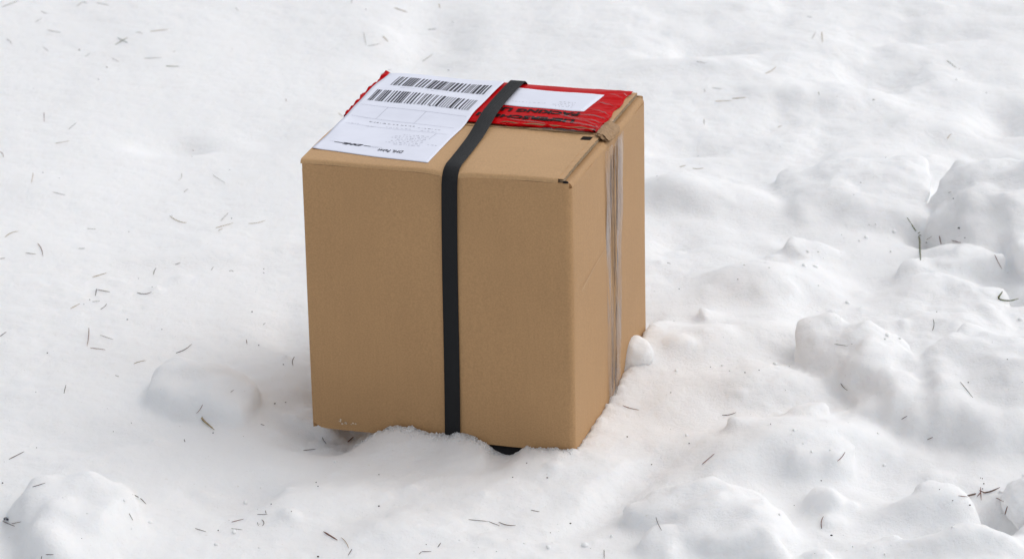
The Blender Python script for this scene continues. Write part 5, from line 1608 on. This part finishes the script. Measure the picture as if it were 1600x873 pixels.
SPECKS = [
    (-0.5584, 1.2289, -0.0055, 0.001056),
    (-0.5643, 1.1721, -0.0062, 0.00096),
    (-0.6089, 1.3189, -0.0068, 0.001056),
    (-0.3274, 0.5679, -0.0021, 0.00096),
    (-0.4739, 0.2574, 0.0059, 0.00096),
    (-0.4793, 0.2432, 0.0056, 0.00072),
    (-0.2746, 0.3892, -0.0042, 0.000768),
    (-0.2737, 0.3757, -0.0042, 0.000672),
    (-0.2782, 0.2366, -0.0016, 0.001152),
    (-0.4232, 0.2007, 0.0026, 0.00096),
    (-0.4039, 0.3067, 0.0035, 0.000672),
    (-0.5041, 0.0913, 0.0041, 0.00096),
    (-0.5066, -0.2727, 0.0027, 0.000864),
    (-0.4849, -0.1635, -0.0042, 0.000672),
    (-0.2689, -0.398, 0.0056, 0.000768),
    (-0.107, -0.3292, 0.0016, 0.000864),
    (-0.1638, -0.4571, 0.0039, 0.00096),
    (-0.0554, -0.4301, 0.0048, 0.000672),
    (0.0922, -0.3521, -0.0077, 0.00096),
    (0.0473, -0.222, 0.0033, 0.000864),
    (0.0323, -0.2535, 0.0008, 0.000768),
    (0.1814, -0.2117, -0.0028, 0.000864),
    (0.157, -0.1527, 0.0041, 0.000864),
    (0.359, -0.3939, -0.002, 0.001248),
    (0.309, -0.1972, 0.0381, 0.00072),
    (0.2558, 0.0092, 0.02, 0.00072),
    (0.3078, -0.0311, 0.0326, 0.00072),
    (0.2083, -0.0534, 0.0148, 0.000768),
    (0.2227, -0.186, 0.0108, 0.000672),
    (0.3589, -0.2663, 0.0026, 0.00072),
    (0.5335, -0.0941, 0.0438, 0.000864),
    (0.3001, 0.2389, 0.0389, 0.000768),
    (0.479, 0.5923, 0.038, 0.00072),
    (0.4657, 0.5446, 0.0381, 0.000768),
    (0.539, 1.0328, 0.0076, 0.001152),
    (0.6706, 1.1626, -0.0032, 0.000768),
    (0.7087, 1.1189, -0.0095, 0.000768),
    (-0.0617, 1.2692, -0.023, 0.00096),
    (-0.2955, -0.132, -0.0003, 0.001056),
    (-0.2181, -0.3432, 0.0102, 0.00096),
    (-0.1953, -0.3733, 0.0157, 0.00072),
    (-0.1751, -0.276, 0.0049, 0.000768),
    (-0.1718, -0.3003, 0.0113, 0.000672),
    (-0.11, -0.2454, 0.0003, 0.000672),
    (0.5862, 0.4985, 0.0491, 0.000768),
    (0.5529, 0.4829, -0.0041, 0.00096),
    (-0.2341, -0.037, -0.0053, 0.000864),
    (-0.2305, 0.0658, 0.0002, 0.00072),
    (-0.2229, -0.0227, -0.0097, 0.000768),
    (0.4745, -0.3414, 0.0261, 0.000672),
    (0.5322, -0.2465, -0.0038, 0.00072),
    (0.5317, -0.2616, -0.003, 0.00072),
    (0.5288, -0.2738, -0.0035, 0.00072),
    (0.5304, -0.2451, -0.0037, 0.000624),
    (0.5048, -0.3554, 0.0146, 0.000864),
    (0.5873, 0.4408, 0.0304, 0.001632),
    (0.5927, 0.4227, 0.0243, 0.00096),
]


def tube(pts, r0, r1, sides=5):
    """tapered tube along points, returns verts, faces"""
    V, F = [], []
    n = len(pts)
    for i, p in enumerate(pts):
        a, b = pts[max(0, i - 1)], pts[min(n - 1, i + 1)]
        d = np.array(b) - np.array(a)
        d = d / (np.linalg.norm(d) + 1e-9)
        up = np.array([0, 0, 1.0])
        s = np.cross(d, up)
        s = s / (np.linalg.norm(s) + 1e-9)
        q = np.cross(s, d)
        t_ = i / (n - 1)
        r = (r0 * (1 - t_) + r1 * t_) * min(1, 0.45 + 3.2 * min(t_, 1 - t_) + (0 if 0 < i < n - 1 else 0))
        for k in range(sides):
            a_ = 2 * math.pi * k / sides
            V.append(np.array(p) + s * r * math.cos(a_) + q * r * 0.8 * math.sin(a_))
    for i in range(n - 1):
        for k in range(sides):
            F.append((i * sides + k, i * sides + (k + 1) % sides, (i + 1) * sides + (k + 1) % sides, (i + 1) * sides + k))
    F.append(tuple(range(sides))[::-1])
    F.append(tuple(range((n - 1) * sides, n * sides)))
    return V, F

def dense(pts, m=3):
    """smooth curve through the given points (Catmull-Rom)"""
    p = [np.array(q, float) for q in pts]
    p = [2 * p[0] - p[1]] + p + [2 * p[-1] - p[-2]]
    out = []
    for i in range(1, len(p) - 2):
        for k in range(m):
            t_ = k / m
            out.append(0.5 * ((2 * p[i]) + (p[i + 1] - p[i - 1]) * t_ + (2 * p[i - 1] - 5 * p[i] + 4 * p[i + 1] - p[i + 2]) * t_**2 + (3 * p[i] - p[i - 1] - 3 * p[i + 1] + p[i + 2]) * t_**3))
    out.append(p[-2])
    return out

KIND = {'b': ('needle_brown', 'dark brown'), 'r': ('needle_red', 'reddish brown'), 't': ('needle_tan', 'dry tan'), 'g': ('needle_green', 'olive green'), 'y': ('needle_grey', 'pale grey')}
for (kd, th, pts) in NEEDLES:
    P = [np.array(pts[i:i + 3]) for i in range(0, len(pts), 3)]
    P = [p + np.array([0, 0, 0.0002]) for p in P]
    o0 = sum(P) / len(P)
    V, F = tube([q - o0 for q in dense(P, 3)], 0.00052 * th, 0.00036 * th)
    mname, colour = KIND[kd]
    o = mesh_obj('conifer_needle', V, F, M[mname])
    o.location = o0
    length = np.linalg.norm(P[-1] - P[0])
    ch = (P[-1] - P[0]) / (length + 1e-9)
    sag = max(np.linalg.norm((p - P[0]) - ch * np.dot(p - P[0], ch)) for p in P)
    bx_, by_ = BR[0, 0] * o0[0] + BR[1, 0] * o0[1], BR[0, 1] * o0[0] + BR[1, 1] * o0[1]
    if bx_ > W / 2 and bx_ > by_ * 0.55:
        zone = 'on the lumpy snow beside the taped side of the parcel'
    elif by_ < -D / 2 and -by_ > -bx_ * 0.8:
        zone = 'on the snow before the strapped front of the parcel'
    elif by_ > D / 2 and by_ > -bx_ * 1.4:
        zone = 'on the snow behind the parcel'
    else:
        zone = 'on the smooth snow facing the untaped side of the parcel'
    shape = 'thick' if th > 1.35 else ('curved' if sag > 0.09 * length else ('long straight' if length > 0.019 else ('tiny' if length < 0.008 else 'short straight')))
    lbl = '%s %s needle %s' % (shape, colour, zone)
    tag(o, lbl, 'needle', '%s %s needles %s' % (shape, colour, zone))

# bigger bits: each a thing with its side shoots
def stick(name, label, cat, main, r0, r1, mat, shoots=(), shoot_mat=None):
    P = [np.array(main[i:i + 3]) + np.array([0, 0, 0.001]) for i in range(0, len(main), 3)]
    root = bpy.data.objects.new(name, None)
    root.empty_display_size = 0.01
    col.objects.link(root)
    root.location = P[0]
    tag(root, label, cat)
    V, F = tube([q - P[0] for q in dense(P, 4)], r0, r1, 6)
    mesh_obj('stem', V, F, M[mat], root)
    for s in shoots:
        Q = [np.array(s[i:i + 3]) + np.array([0, 0, 0.0012]) for i in range(0, len(s), 3)]
        V, F = tube([q - P[0] for q in dense(Q, 3)], 0.0007, 0.0004, 5)
        mesh_obj('needle', V, F, M[shoot_mat or mat], root)
    return root
for args in STICKS:
    stick(*args)

# dark specks of bark and dust, too small and many to count
rg = np.random.RandomState(3)
bm = bmesh.new()
bmesh.ops.create_icosphere(bm, subdivisions=1, radius=1)
B = np.array([v.co[:] for v in bm.verts])
BF = [tuple(v.index for v in f.verts) for f in bm.faces]
bm.free()
V, F = [], []
for (x, y, z, r) in SPECKS:
    k = len(V)
    q = B * np.array([r * rg.uniform(.7, 1.5), r * rg.uniform(.7, 1.8), r * 0.6]) + np.array([x, y, z + r * 0.3])
    V.extend(q)
    F.extend([tuple(i + k for i in f) for f in BF])
for i in range(420):
    x, y = rg.uniform(-0.9, 0.9), rg.uniform(-0.6, 1.7)
    if abs(x) < 0.24 and abs(y) < 0.24:
        continue
    r = 0.00022 + 0.0006 * rg.rand() ** 4
    k = len(V)
    q = B * np.array([r * rg.uniform(.7, 1.5), r * rg.uniform(.7, 1.8), r * 0.6]) + np.array([x, y, ground_z(x, y) + r * 0.3])
    V.extend(q)
    F.extend([tuple(i + k for i in f) for f in BF])
o = mesh_obj('bark_specks', V, F, M['speck'])
tag(o, 'tiny dark specks of bark and dust strewn on the snow', 'specks', kind='stuff')
